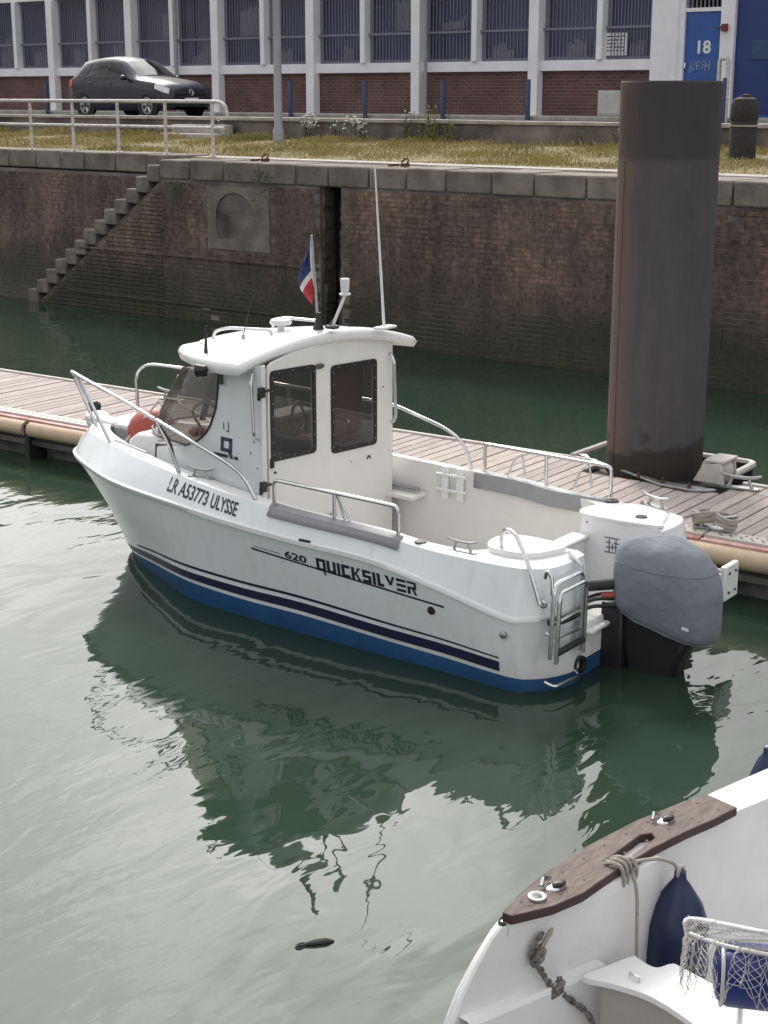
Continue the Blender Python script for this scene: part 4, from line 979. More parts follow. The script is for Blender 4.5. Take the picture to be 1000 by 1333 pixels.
def outset(n, d):
    out = []
    P = FL[n]
    for i, p in enumerate(P):
        t = P[min(i + 1, len(P) - 1)] - P[max(i - 1, 0)]; nn = Vector((-t.y, t.x, 0)); nn.normalize()
        if nn.y < 0 and p.x > 0: nn = -nn
        if p.x < 0: nn = Vector((-.6, .6, 0)) if p.y > .75 else Vector((-1, 0, 0))
        out.append(p + nn * d)
    return out
i0 = 4 * NS + 1
for (a, c_) in (('navy0', 'navy1'), ('thin0', 'thin1')):
    b = MB(); st = 0 if a == 'navy0' else 0
    r0, r1 = outset(a, .004)[i0:-3], outset(c_, .004)[i0:-3]
    if a == 'thin0': r0, r1 = r0[:-14], r1[:-14]
    b.grid([r0, r1]); b.grid(mirror_rows([r0, r1])); b.build("boot_stripe", 'stripe', boat)
# hull side sampling for lettering
SIDE = ['blue', 'thin1', 'mid', 'crease', 'under', 'over', 'flare', 'gun']
def at_x(n, x):
    P = FL[n]
    for i in range(2 * NS, len(P) - 1):
        if P[i].x <= x <= P[i + 1].x and P[i + 1].x > P[i].x:
            t = (x - P[i].x) / (P[i + 1].x - P[i].x); return P[i].lerp(P[i + 1], t)
    return P[-1]
def side_y(x, z):
    q = [at_x(n, x) for n in SIDE]
    for a, b_ in zip(q, q[1:]):
        if a.z <= z <= b_.z: return a.y + (b_.y - a.y) * (z - a.z) / max(b_.z - a.z, 1e-6)
    return q[0].y if z < q[0].z else q[-1].y
def lettering(name, V, F, x0, z0, slope, m, sc=1.0, off=.004):
    """flat text (u, v) laid on the port side: u runs aft, v up"""
    P = []
    for u, v in V:
        x = x0 - u * sc; z = z0 + v * sc + slope * u * sc; P.append((x, side_y(x, z) + off, z))
    return MB().add(P, F).build(name, m, boat, smooth=0, weld=False)
def subdivided(V, F):
    return V, F
V, F = text_mesh("LR A53773", .150, bold=.003, sx=.78); wd = max(v[0] for v in V); V = [(u * .535 / wd, v) for u, v in V]
lettering("registration", V, F, 3.52, 1.0, -.068, 'decal')
V, F = text_mesh("ULYSSE", .150, bold=.003, sx=.78); wd = max(v[0] for v in V); V = [(u * .325 / wd, v) for u, v in V]
lettering("boat_name", V, F, 2.945, 1.0 - .068 * .575, -.068, 'decal')
V, F = text_mesh("620", .085, bold=.0025, sx=1.35); wd = max(v[0] for v in V); V = [(u * .235 / wd, v) for u, v in V]
lettering("model_number", V, F, 2.10, .683, -.045, 'decal')
# block lettering built from bars
def bars(defs, w_, h_):
    V, F = [], []
    for poly in defs:
        n = len(V); V += [(x * w_, y * h_) for x, y in poly]; F.append(tuple(range(n, n + len(poly))))
    return V, F
def rc(x0, y0, x1, y1, k=0): return [(x0, y0), (x1, y0), (x1 + k, y1), (x0 + k, y1)]
B = .31
GL = {
    'Q': [rc(0, 0, B, 1), rc(.72, 0, 1.03, 1), rc(B, .76, .76, 1), rc(B, 0, .76, .24), [(.55, .2), (.72, .2), (1.02, -.28), (.80, -.28)]],
    'U': [rc(0, 0, B, 1), rc(.66, 0, .97, 1), rc(B, 0, .70, .24)], 'I': [rc(0, 0, B, 1)],
    'C': [rc(0, 0, B, 1), rc(B, .76, .9, 1), rc(B, 0, .9, .24)],
    'K': [rc(0, 0, B, 1), [(B, .42), (B + .1, .40), (.98, 1), (.68, 1)], [(B, .60), (.70, 0), (1.0, 0), (B + .2, .62)]],
    'S': [rc(0, .78, .9, 1), rc(0, .6, B, .78), rc(0, .39, .9, .61), rc(.59, .22, .9, .39), rc(0, 0, .9, .22)],
    'L': [rc(0, 0, B, 1), rc(B, 0, .68, .24)],
    'V': [[(0, 1), (.33, 1), (.66, .30), (.42, .30)], [(.66, .30), (1.02, 1), (.78, 1), (.54, .50)]],
    'E': [rc(0, .78, .95, 1), rc(0, .39, .95, .61), rc(0, 0, .95, .22)],
    'R': [rc(0, 0, B, .42), rc(0, .82, .9, 1), rc(.66, .5, .9, .82), rc(0, .42, .9, .60), [(.46, .42), (.70, .42), (.96, 0), (.70, 0)]],
}
V, F = [], []; u = 0
for ch in "QUICKSILVER":
    v_, f_ = bars(GL[ch], 1, 1); wch = max(p[0] for p in v_) if ch != 'Q' else 1.0; n = len(V)
    dz = -.14 if ch in 'VE' and False else 0
    V += [(x + u, y) for x, y in v_]; F += [tuple(i + n for i in f) for f in f_]; u += wch + (.16 if ch not in 'L' else .14)
V = [(x * 1.0 / u, y * .108 + .0) for x, y in V]
lettering("maker_name", V, F, 1.765, .637, -.022, 'decal')
P0 = [(2.45 - i * .06, .695 - i * .0033) for i in range(11)]
def pin_line(x0, x1, z0, z1, th, name, m='decal', n=30):
    b = MB(); rows = [[], []]
    for i in range(n + 1):
        x = x0 + (x1 - x0) * i / n; z = z0 + (z1 - z0) * i / n
        rows[0].append((x, side_y(x, z) + .004, z)); rows[1].append((x, side_y(x, z + th) + .004, z + th))
    return b.grid(rows).build(name, m, boat, smooth=0)
pin_line(2.47, .54, .682, .565, .016, "pin_stripe"); pin_line(2.44, 2.15, .712, .70, .006, "pin_stripe", 'decal_navy')
b = MB(); b.lathe([(.035, 0), (.03, .012), (.012, .013)], (.66, side_y(.66, .52), .52), 12, axis=(0, 1, 0)); b.build("skin_fitting", 'black', boat)
b = MB(); b.box((1.85, side_y(1.85, .875) + .012, .875), (.11, .012, .018)); b.build("vent_slot", 'black', boat)
b = MB(); b.lathe([(.028, 0), (.03, .02), (.012, .03)], (.02, side_y(.03, .46), .46), 10, axis=(0, 1, 0)); b.build("skin_fitting", 'alu', boat)

# inner liner of cockpit and fore well, decks
b = MB(); top = FL['inner']; low = [Vector((p.x, max(p.y - .02, 0), .30)) for p in top]
cut = [i for i, p in enumerate(top) if p.x <= 2.75]; k = cut[-1] + 1
b.grid([top[:k], low[:k]]); b.grid(mirror_rows([top[:k], low[:k]])); b.build("cockpit_liner", 'gel_in', boat)
b = MB(); fz = [Vector((p.x, max(p.y - .015, 0), p.z - .20)) for p in top]
b.grid([top[k - 1:], fz[k - 1:]]); b.grid(mirror_rows([top[k - 1:], fz[k - 1:]])); b.build("bow_liner", 'gel', boat)
b = MB(); b.grid([[p, Vector((p.x, -p.y, p.z))] for p in fz[k - 1:]]); b.build("fore_deck", 'gel', boat)
b = MB(); b.grid([[Vector((p.x, p.y, .302)), Vector((p.x, -p.y, .302))] for p in low[4 * NS:k]]); b.span(.30, .55, -.9, .9, .2, .302); b.build("cockpit_sole", 'gel_in', boat)
# engine well
for sd in (1, -1):
    yo = .45 * sd; b = MB()
    k_ = .20 if sd < 0 else 0; b.prism([(-.285 - k_, yo, .10), (.30, yo, .10), (.30 - .25 * k_, yo, .985), (.22, yo, .988), (-.215 - k_, yo, .988), (-.27 - k_, yo, .965), (-.285 - k_, yo, .6)], (0, .012 * sd, 0))
    b.build("well_side", 'gel', boat)
b = MB(); b.span(.20, .30, -.45, .45, .28, .80); b.build("well_bulkhead", 'gel', boat, bevel=.02)
b = MB(); b.span(.17, .33, -.448, .448, .803, .835); b.build("well_sill", 'gel', boat, bevel=.012)
b = MB(); b.span(-.30, .20, -.45, .45, .34, .42); b.span(-.285, -.25, -.449, .449, .12, .34); b.build("transom", 'gel', boat, bevel=.015)
b = MB(); b.span(-.284, -.24, -.449, .449, -.4, .118); b.build("transom_bottom", 'antifoul', boat)
b = MB(); b.span(-.36, .03, .02, .45, .335, .375); b.build("swim_step", 'gel', boat, bevel=.02)
# raised locker lids on the pods
def lid(sd):
    pts = [(.28, .47), (.40, .62), (.34, .84), (.18, .90), (-.02, .86), (-.12, .70), (-.13, .50)]
    P = smooth_path([(x, y * sd, .986) for x, y in pts], 5, True)
    q = MB(); q.prism(P, (0, 0, .045)); q.build("locker_lid", 'gel', boat, bevel=.018)
lid(1)
b = MB(); b.prism(smooth_path([(.24, -.455, .986), (.30, -.7, .986), (.12, -.93, .986), (-.14, -.97, .986), (-.31, -.86, .986), (-.405, -.6, .986), (-.405, -.455, .986)], 5, True), (0, 0, .02)); b.build("pod_top", 'gel', boat, bevel=.01)
# scribbled badge on the starboard well wall
q = MB()
for (x0, z0, x1, z1) in ((.03, .84, -.10, .84), (.02, .80, -.02, .80), (-.05, .80, -.10, .80), (.02, .76, -.09, .77), (-.01, .83, -.01, .72), (-.07, .83, -.07, .72), (.03, .72, -.09, .72), (-.04, .79, -.04, .74)):
    q.tube([(x0, -.4475, z0), (x1, -.4475, z1)], .0045, 4)
q.build("badge", 'decal_navy', boat, smooth=0)
b = MB()
for x, z in ((-.40, .90), (-.415, .88), (-.425, .91), (.20, .94)): b.lathe([(.008, 0), (.006, .006)], (x, -.449, z), 8, axis=(0, 1, 0))
b.build("screw_heads", 'black', boat)

# ---------- cabin
A2, B2 = Vector((2.52, .86)), Vector((2.40, -.80))
def roof_z(x, y):        # underside of the roof
    base = np.interp(x, [2.2, 2.6, 3.0, 3.5, 4.0], [2.275, 2.255, 2.21, 2.14, 2.06])
    return float(base - .135 * (min(abs(y), 1.05) / 1.0) ** 2 * np.interp(x, [2.2, 2.85, 3.4, 4.0], [1.25, 1.15, .62, .4]))
def cab_y(x): return float(np.interp(x, [2.4, 2.75, 3.1, 3.45, 3.8, 4.1], [.865, .845, .80, .73, .62, .50]))
def edge_x(z):  # rear edge of the wrap-round windscreen
    return float(np.interp(z, [1.34, 1.37, 1.42, 1.49, 1.58, 1.73, 1.9, 2.08], [3.55, 3.45, 3.34, 3.235, 3.155, 3.075, 3.04, 3.02]))
for sd in (1, -1):
    xr = A2.x if sd > 0 else B2.x
    ky = 1.0 if sd > 0 else .93
    b = MB(); rows = []
    for i in range(25):
        z = .85 + (2.14 - .85) * i / 24; xe = edge_x(z) if z > 1.34 else float(np.interp(z, [.85, 1.24, 1.34], [4.14, 4.06, 3.55]))
        row = []
        for j in range(15):
            x = xr + (xe - xr) * j / 14; zz = roof_z(x, cab_y(x)) + .03 if i == 24 else min(z, roof_z(x, cab_y(x)))
            row.append((x, sd * ky * cab_y(x), zz))
        rows.append(row)
    b.grid(rows)
    if sd < 0:      # opening for the starboard side window
        keep = []
        for f_ in b.f:
            c_ = sum((Vector(b.v[i]) for i in f_), Vector()) / len(f_)
            if not (2.53 < c_.x < 2.98 and 1.42 < c_.z < 1.98): keep.append(f_)
        hx = [b.v[i] for f_ in b.f if f_ not in keep for i in f_]; b.f = keep; b.mi = [0] * len(keep)
        wx0, wx1, wz0, wz1 = min(p[0] for p in hx), max(p[0] for p in hx), min(p[2] for p in hx), max(p[2] for p in hx)
        ys0, ys1 = -ky * cab_y(wx0), -ky * cab_y(wx1)
        fq = MB(); fq.tube([(wx0, ys0, wz0), (wx1 - .02, ys1, wz0), (wx1 - .06, ys1, wz1), (wx0, ys0, wz1)], .03, 6, True); sf = fq.build("side_window", 'black', boat)
        MB().add([(wx0 - .02, ys0, wz0 - .02), (wx1 + .02, ys1, wz0 - .02), (wx1 + .02, ys1, wz1 + .02), (wx0 - .02, ys0, wz1 + .02)], [(0, 1, 2, 3)]).build("side_pane", 'glass_dr', sf, smooth=0)
    b.build("cabin_side", 'gel_side' if sd > 0 else 'gel', boat, smooth=50)
# trunk in front of the windscreen
b = MB(); rows = []
for (x, y, z) in ((3.56, .70, 1.34), (3.8, .62, 1.30), (4.10, .50, 1.25)):
    rows.append([(x + .12 * (1 - (k / 6) ** 2) * (1 if x > 4 else .4), y * k / 6, z + .03 * (1 - (k / 6) ** 2)) for k in range(-6, 7)])
b.grid(rows); fr = rows[-1]; b.grid([fr, [(p[0] + .03, p[1], .98) for p in fr]]); b.build("trunk", 'gel', boat, smooth=60)
# windscreen
def ws(s_, v):   # s 0 centre .. 1 rear edge ; v 0 bottom .. 1 top
    bot = Vector((float(np.interp(s_, [0, .35, .65, 1], [4.42, 4.33, 4.0, 3.47])), float(np.interp(s_, [0, .35, .65, 1], [0, .30, .56, .728])), float(np.interp(s_, [0, 1], [1.33, 1.345]))))
    topp = Vector((float(np.interp(s_, [0, .35, .65, 1], [3.86, 3.80, 3.52, 3.02])), float(np.interp(s_, [0, .35, .65, 1], [0, .30, .56, .80])), 0)); topp.z = roof_z(topp.x, topp.y) + .01
    p = bot.lerp(topp, v)
    z = p.z; e = Vector((edge_x(z), cab_y(edge_x(z)), z)); st_ = Vector((ws_lin_x(v), ws_lin_y(v), z)); k = s_ ** 5
    p.x += (e.x - st_.x) * k; p.y += (e.y - st_.y) * k
    p += Vector((.03, .02, 0)) * math.sin(math.pi * v) * (1 - s_)
    return p
def ws_lin_x(v): return 3.47 + (3.02 - 3.47) * v
def ws_lin_y(v): return .728 + (.80 - .728) * v
half = [[ws(i / 16, v / 10) for i in range(17)] for v in range(11)]
b = MB(); b.grid([[Vector((p.x, -p.y * .93, p.z)) for p in reversed(r_[1:])] + r_ for r_ in half]); wsob = b.build("windscreen", 'glass_ws', boat, smooth=60)
# black rubber edge of the screen, screws
b = MB(); e = [ws(1, v / 10) + Vector((0, .004, 0)) for v in range(11)]; bt = [ws(i / 16, 0) + Vector((.004, .004, .004)) for i in range(17)]
b.tube(list(reversed(bt)) [:1] + [p for p in e], .010, 6); b.tube(bt, .010, 6); b.tube([Vector((p.x, -p.y * .93, p.z)) for p in e], .010, 6); b.tube([Vector((p.x, -p.y * .93, p.z)) for p in bt], .010, 6)
b.build("screen_seal", 'black', boat)
b = MB()
for v in (.25, .5, .75): p = ws(.02, v); b.sphere((p.x + .006, p.y, p.z), .012, 8)
b.build("screen_screws", 'alu', boat)
# aft bulkhead with two windows: u from port, z
DU = (B2 - A2); UL = DU.length; NB = Vector((-DU.y, DU.x)).normalized()
if NB.x > 0: NB = -NB           # points aft
def bk(u, z, off=0.0): p = A2 + DU * u + NB * off; return (p.x, p.y, z)
W1 = (.066, .366, 1.375, 2.085); W2 = (.520, .852, 1.325, 2.045)
def win_loop(W, grow, off, slope=-.035):
    u0, u1, z0, z1 = W; g_ = grow / UL; zs = lambda u, z: z + slope * (u - .066)
    c = [(u0 - g_, zs(u0, z0) - grow), (u1 + g_, zs(u1, z0) - grow), (u1 + g_, zs(u1, z1) + grow), (u0 - g_, zs(u0, z1) + grow)]
    r_ = .022 + max(grow, 0); out = []
    for i in range(4):
        p, c0, n_ = c[i - 1], c[i], c[(i + 1) % 4]
        def tow(a, b_):
            dx, dz = (b_[0] - a[0]) * UL, b_[1] - a[1]; L_ = math.hypot(dx, dz); return (a[0] + dx / L_ * r_ / UL, a[1] + dz / L_ * r_)
        q0, q1 = tow(c0, p), tow(c0, n_)
        for k_ in range(5):
            t = k_ / 4; out.append(((1 - t) ** 2 * q0[0] + 2 * t * (1 - t) * c0[0] + t * t * q1[0], (1 - t) ** 2 * q0[1] + 2 * t * (1 - t) * c0[1] + t * t * q1[1]))
    return [bk(u, z, off) for u, z in out]
def arch_pts(u0, u1, off, dz=0.0, n=12):
    out = []
    for i in range(n + 1):
        u = u0 + (u1 - u0) * i / n; p = bk(u, 0, off); out.append((p[0], p[1], roof_z(p[0], p[1]) + dz))
    return out
SEAM = .421
d_ = Vector((-NB.x, -NB.y, 0)) * .03
b = MB(); lo = [bk(SEAM + .003, .30), bk(1.0, .30)]; b.prism(lo + list(reversed(arch_pts(SEAM + .003, 1.0, 0, .012))), d_, hole=win_loop(W2, 0, 0)); b.build("aft_bulkhead", 'gel_in', boat, smooth=20)
b = MB(); b.prism([bk(-.0, .86), bk(.03, .86)] + list(reversed(arch_pts(-.0, .03, 0, .012, 2))), d_)
b.build("door_frame", 'gel_in', boat, smooth=20)
b = MB(); b.prism([bk(.037, .32, .012), bk(SEAM - .004, .32, .012)] + list(reversed(arch_pts(.075, SEAM - .004, .012, .004)))+ [bk(.05, 2.15, .012), bk(.037, 2.10, .012)], d_, hole=win_loop(W1, 0, .012))
cdoor = b.build("cabin_door", 'gel_in', boat, smooth=20, bevel=.004)
def window(W, off, parent):
    q = MB(); q.prism(win_loop(W, .026, off + .009), (-NB.x * .009, -NB.y * .009, 0), hole=win_loop(W, -.012, off + .009)); q.build("window_frame", 'black', parent, smooth=20)
    q = MB(); l = win_loop(W, -.006, off + .002); q.add(l, [tuple(range(len(l)))]); q.build("window_pane", 'glass_dr', parent, smooth=0)
    q = MB(); u0, u1, z0, z1 = W
    for i in range(7):
        t = (i + .3) / 6.6
        for (u, z) in ((u0, z0 + (z1 - z0) * t), (u1, z0 + (z1 - z0) * t)):
            p = bk(u, z - .035 * (u - .066), off + .0095); q.lathe([(.006, 0), (.004, .003)], p, 6, axis=(NB.x, NB.y, 0))
    for t in (.15, .5, .85):
        for z in (z0 - .004, z1 + .004):
            u = u0 + (u1 - u0) * t; p = bk(u, z - .035 * (u - .066), off + .0095); q.lathe([(.006, 0), (.004, .003)], p, 6, axis=(NB.x, NB.y, 0))
    tag(q.build("frame_screws", 'alu', parent, smooth=0), kind='stuff')
window(W1, .012, cdoor); window(W2, 0, boat)
# door hardware
b = MB(); c0 = bk(.055, 1.34, .018); b.box(c0, (.02, .045, .085)); b.build("latch", 'black', cdoor, bevel=.008)
b = MB(); c0 = bk(.075, 1.255, .016); b.lathe([(.012, 0), (.008, .012)], c0, 8, axis=(NB.x, NB.y, 0)); b.build("lock", 'black', cdoor)
for z in (1.95, 1.16):
    q = MB(); q.box(bk(-.012, z, .02), (.045, .055, .085)); q.box(bk(.02, z + .01, .03), (.025, .07, .02)); q.tube([bk(-.03, z - .06, .02), bk(-.03, z + .03, .03)], .018, 7); q.build("hinge", 'black', boat, bevel=.006)
q = MB(); q.sphere((0, 0, 0), .055, 12); 
q.v = [tuple(Vector(bk(SEAM - .012, 2.075, .02)) + Vector((x * .5, y * 1.15, z * .42))) for x, y, z in q.v]; q.build("door_catch", 'greydark', boat)
b = MB(); b.box(bk(.49, .74, .03), (.05, .10, .03), rot=.2); b.build("door_stop", 'alu', boat, bevel=.01)
b = MB(); b.tube([bk(.785, 1.16, .004), bk(.80, 1.185, .012), bk(.815, 1.16, .004)], .008, 5)
for u, z in ((.862, 1.775), (.872, 1.775), (.915, 1.775), (.925, 1.776), (.66, 1.17), (.97, 1.18)): b.lathe([(.006, 0), (.005, .004)], bk(u, z, .001), 6, axis=(NB.x, NB.y, 0))
b.build("bulkhead_fittings", 'greydark', boat)
# grab rails
def grab(p0, p1, out, name="grab_rail"):
    p0, p1, out = Vector(p0), Vector(p1), Vector(out)
    MB().tube(round_path([p0, p0 + out * .5 + (p1 - p0) * .03, p0 + out + (p1 - p0) * .12, p1 + out - (p1 - p0) * .10, p1 + out * .5 - (p1 - p0) * .02, p1], .04), .0145, 8).build(name, 'steel', boat)
grab(bk(.968, 2.07, .01), bk(.985, 1.44, .01), (NB.x * .055, NB.y * .055, 0))
grab((2.60, .862, 2.10), (2.57, .865, 1.55), (-.02, .06, 0))
# roof: crowned slab with rounded edge
def roof_half(x):   # half width
    return float(np.interp(x, [2.30, 2.7, 3.0, 3.25, 3.5, 3.7, 3.85, 3.92, 3.95], [1.02, 1.01, .97, .89, .76, .58, .36, .18, .04]))
def roof_row(t, z_off, shrink):
    row = []; N_ = 24
    for j in range(N_ + 1):
        s_ = -1 + 2 * j / N_
        aft = 2.46 + .16 * s_ - .05 * (1 - s_ * s_)     # raked aft edge: port further forward
        x = aft + (3.95 - aft) * t
        x = x if t < 1 else 3.95
        y = s_ * (roof_half(x) - shrink)
        row.append((x + (shrink if t == 0 else (-shrink if t == 1 else 0)), y, roof_z(x, y) + z_off))
    return row
ts = [0, .03, .08, .18, .3, .45, .6, .72, .82, .9, .96, 1.0]
b = MB()
top_rows = [roof_row(t, .105 - .035 * t - (.0 if .05 < t < .95 else .015), .03) for t in ts]
bot_rows = [roof_row(t, 0.0, .012) for t in ts]
mid_rows = [roof_row(t, .055, -.010) for t in ts]
b.grid(top_rows); b.grid(bot_rows)
def ring(rows): return [p for p in rows[0]] + [r_[-1] for r_ in rows[1:]] + list(reversed(rows[-1]))[1:] + [r_[0] for r_ in reversed(rows[1:-1])]
rt, rm, rb_ = ring(top_rows), ring(mid_rows), ring(bot_rows)
rt2 = [tuple(Vector(a).lerp(Vector(c_), .35) + Vector((0, 0, .012))) for a, c_ in zip(rt, rm)]
b.grid([rt, rt2, rm, rb_], closed=True); roof = b.build("cabin_roof", 'gel', boat, smooth=70)
# raised centre panel of the roof
b = MB(); rows = []
for t in (.12, .2, .4, .6, .75, .86):
    row = []
    for j in range(13):
        s_ = -1 + 2 * j / 12; x = 2.46 + 1.49 * t; y = s_ * (roof_half(x) - .26); row.append((x, y, roof_z(x, y) + (.112 if abs(s_) < .95 and .12 < t < .86 else .09)))
    rows.append(row)
b.grid(rows).build("roof_panel", 'gel', boat, smooth=60)
# roof fittings
def rz_(x, y): return roof_z(x, y) + .108
b = MB(); x, y = 2.92, .12; b.lathe([(.03, rz_(x, y)), (.028, rz_(x, y) + .05), (.085, rz_(x, y) + .055), (.098, rz_(x, y) + .075), (.085, rz_(x, y) + .10), (.04, rz_(x, y) + .115)], (x, y, 0), 18); b.build("satellite_antenna", 'whitepaint', boat)
x, y = 2.43, .03; z = rz_(x, y) + .02; q = MB(); q.tube([(x, y, z), (x - .10, y - .05, z + .27)], .014, 7); mast_ = q.build("light_mast", 'whitepaint', boat)
q = MB(); q.lathe([(.045, z + .27), (.05, z + .285), (.03, z + .29), (.034, z + .31), (.040, z + .39), (.038, z + .41)], (x - .10, y - .05, 0), 12); q.build("lamp_head", 'whitepaint', mast_)
q = MB(); q.box((x, y, z), (.10, .08, .03)); q.tube([(x + .03, y + .01, z), (x - .02, y - .02, z + .07)], .015, 6); q.build("hinge_base", 'greydark', mast_, bevel=.01)
MB().tube([(2.30, -.54, rz_(2.30, -.54) - .02), (2.37, -.50, 3.70)], [.014, .007], 7).build("radio_aerial", 'whitepaint', boat)
MB().box((2.29, -.54, rz_(2.29, -.54) + .003), (.10, .22, .02)).build("roof_plate", 'whitepaint', boat, bevel=.006)
rl_ = [(3.46, .40, rz_(3.46, .4) - .03), (3.43, .40, rz_(3.46, .4) + .075), (3.30, .38, rz_(3.3, .4) + .09), (2.86, .33, rz_(2.9, .33) + .05), (2.84, .33, rz_(2.84, .33) - .02)]
MB().tube(round_path(rl_, .06), .014, 7).build("roof_rail", 'steel', boat)
rl_ = [(3.46, -.40, rz_(3.46, .4) - .03), (3.43, -.40, rz_(3.46, .4) + .075), (3.30, -.38, rz_(3.3, .4) + .09), (2.86, -.33, rz_(2.9, .33) + .05), (2.84, -.33, rz_(2.84, .33) - .02)]
MB().tube(round_path(rl_, .06), .014, 7).build("roof_rail", 'steel', boat)
MB().tube([(3.06, .45, rz_(3.06, .45) - .01), (3.06, .45, rz_(3.06, .45) + .04)], .016, 7).build("aerial_mount", 'alu', boat)
MB().tube([(3.06, .45, rz_(3.06, .45) + .03), (2.96, .42, rz_(3.06, .45) + .42)], .004, 5).build("whip_aerial", 'black', boat)
x, y = 3.17, .80; z = rz_(x, y) - .04
MB().tube([(x, y, z), (x, y, z + .07), (x - .01, y, z + .25)], [.022, .014, .005], 7).build("stub_aerial", 'black', boat)
b = MB(); b.lathe([(.015, -.05), (.035, -.045), (.045, .0), (.058, .04), (.045, .045)], (3.05, .995, roof_z(3.05, .95) + .01), 14, axis=(.8, .3, -.1)); b.box((3.05, .97, roof_z(3.05, .95) - .02), (.04, .05, .05)); b.build("horn", 'black', boat)
b = MB(); b.tube([(3.25, .72, z - .085), (3.10, .83, z - .09), (3.0, .835, z - .12), (2.985, .836, z - .20)], .013, 6); b.tube([(2.985, .838, z - .13), (2.98, .838, z - .22)], .02, 7); b.build("wiper", 'greydark', boat)
# logo on the port cabin side: dark Q and underline
def cab_decal(polys, name, m):
    q = MB()
    for pl_ in polys: q.add([(x, cab_y(x) + .004, z) for x, z in pl_], [tuple(range(len(pl_)))])
    return q.build(name, m, boat, smooth=0)
def q4(x0, z0, x1, z1, sk=0.0): return [(x0, z0), (x1, z0), (x1 - sk, z1), (x0 - sk, z1)]
cab_decal([q4(3.03, 1.385, 2.99, 1.51, .012), q4(2.925, 1.385, 2.885, 1.51, .012), q4(3.02, 1.478, 2.885, 1.51, .0), q4(3.03, 1.385, 2.885, 1.417, 0), [(2.95, 1.417), (2.90, 1.417), (2.868, 1.335), (2.91, 1.335)]], "maker_logo", 'decal_navy')
cab_decal([q4(3.11, 1.335, 2.935, 1.362), q4(2.855, 1.335, 2.81, 1.362)], "logo_underline", 'decal')
cab_decal([q4(2.985, 1.575, 2.975, 1.635), q4(2.925, 1.56, 2.915, 1.65), q4(2.95, 1.56, 2.925, 1.57)], "small_mark", 'greydark')
for x, z in ((2.66, 1.42), (2.62, 1.52), (2.585, 1.30)): MB().lathe([(.008, 0), (.006, .004)], (x, cab_y(x), z), 6, axis=(0, 1, 0)).build("screw", 'greydark', boat)
# interior
b = MB(); b.span(2.55, 4.0, -.6, .6, .95, 1.0); b.build("cabin_floor", 'interior', boat)
b = MB(); b.prism([(3.25, .72, 1.0), (4.1, .45, 1.0), (4.15, .45, 1.27), (3.62, .62, 1.30), (3.35, .70, 1.36)], (0, -1.25, 0)); b.build("dashboard", 'interior', boat, bevel=.03)
b = MB(); b.span(3.12, 3.45, -.66, -.08, 1.0, 1.50); b.build("helm_console", 'greydark', boat, bevel=.04)
wc = Vector((3.02, -.35, 1.45)); q = MB(); ax = Vector((-.85, 0, .5)).normalized(); a1 = Vector((0, 1, 0)); a2 = ax.cross(a1)
q.tube([wc + (a1 * math.cos(t) + a2 * math.sin(t)) * .18 for t in [k_ * math.pi / 12 for k_ in range(24)]], .016, 7, True)
for t in (.5, 2.6, 4.7): q.tube([wc, wc + (a1 * math.cos(t) + a2 * math.sin(t)) * .18], .012, 6)
q.tube([wc, wc - ax * .15], .03, 8); q.build("steering_wheel", 'black', boat)
b = MB(); b.span(2.62, 2.98, -.62, -.12, 1.28, 1.36); b.prism([(2.60, -.14, 1.36), (2.68, -.14, 1.36), (2.64, -.14, 1.98), (2.57, -.14, 1.98)], (0, -.46, 0)); b.build("helm_seat", 'seat', boat, bevel=.03)
MB().span(2.70, 2.90, -.45, -.25, 1.0, 1.28).build("seat_pedestal", 'greydark', boat, bevel=.02)
b = MB(); b.tube([(3.98, .0, 1.40), (3.75, .0, 1.98)], .03, 6); b.tube([(3.05, -.70, 1.5), (3.02, -.74, 2.06)], .035, 6); b.tube([(3.06, .74, 1.5), (3.04, .78, 2.06)], .03, 6); b.build("screen_pillar", 'greydark', boat)
q = MB(); q.sphere((3.75, .30, 1.36), .07, 10, sc=(1.6, 1, .7)); q.build("dash_cloth", 'red_buoy', boat)
q = MB(); r_ = random.Random(4)
for k_ in range(7):
    p = Vector((r_.uniform(3.45, 3.9), r_.uniform(-.4, .5), 1.32)); q.tube(smooth_path([p, p + Vector((r_.uniform(-.2, .1), r_.uniform(-.1, .1), r_.uniform(.1, .3))), p + Vector((r_.uniform(-.3, .1), r_.uniform(-.2, .2), r_.uniform(.2, .5)))], 4), r_.uniform(.012, .03), 6)
q.build("dash_clutter", 'interior', boat)
# ---------- rails
T_ = lambda pts, r=.0165, rr=.09: MB().tube(round_path(pts, rr), r, 9)
T_([(2.47, 1.02, 1.09), (2.60, 1.01, 1.26), (2.78, 1.0, 1.345), (3.62, .90, 1.56), (4.30, .70, 1.66), (4.85, .52, 1.715), (5.30, .36, 1.76), (5.42, .25, 1.73), (5.34, .22, 1.55), (5.12, .24, 1.22)], .0165, .12).build("bow_rail", 'steel', boat)
T_([(5.18, .40, 1.745), (4.62, .55, 1.19)], .0165).build("rail_leg", 'steel', boat)
T_([(3.73, .87, 1.59), (3.60, .855, 1.40), (3.47, .865, 1.145)], .017).build("rail_leg", 'steel', boat)
T_([(3.76, .86, 1.595), (3.63, .80, 1.40), (3.53, .82, 1.145)], .012).build("rail_stay", 'greydark', boat)
T_([(4.52, .585, 1.24), (3.98, .73, 1.22)], .011).build("lower_rail", 'steel', boat)
T_([(1.71, -1.05, 1.06), (1.80, -1.06, 1.28), (2.0, -1.06, 1.385), (2.58, -1.05, 1.54), (3.6, -.93, 1.60), (4.6, -.74, 1.68), (5.26, -.62, 1.70), (5.42, -.60, 1.60), (5.36, -.55, 1.16)], .0165, .12).build("bow_rail", 'steel', boat)
T_([(3.7, -.90, 1.605), (3.6, -.86, 1.14)], .0165).build("rail_leg", 'steel', boat)
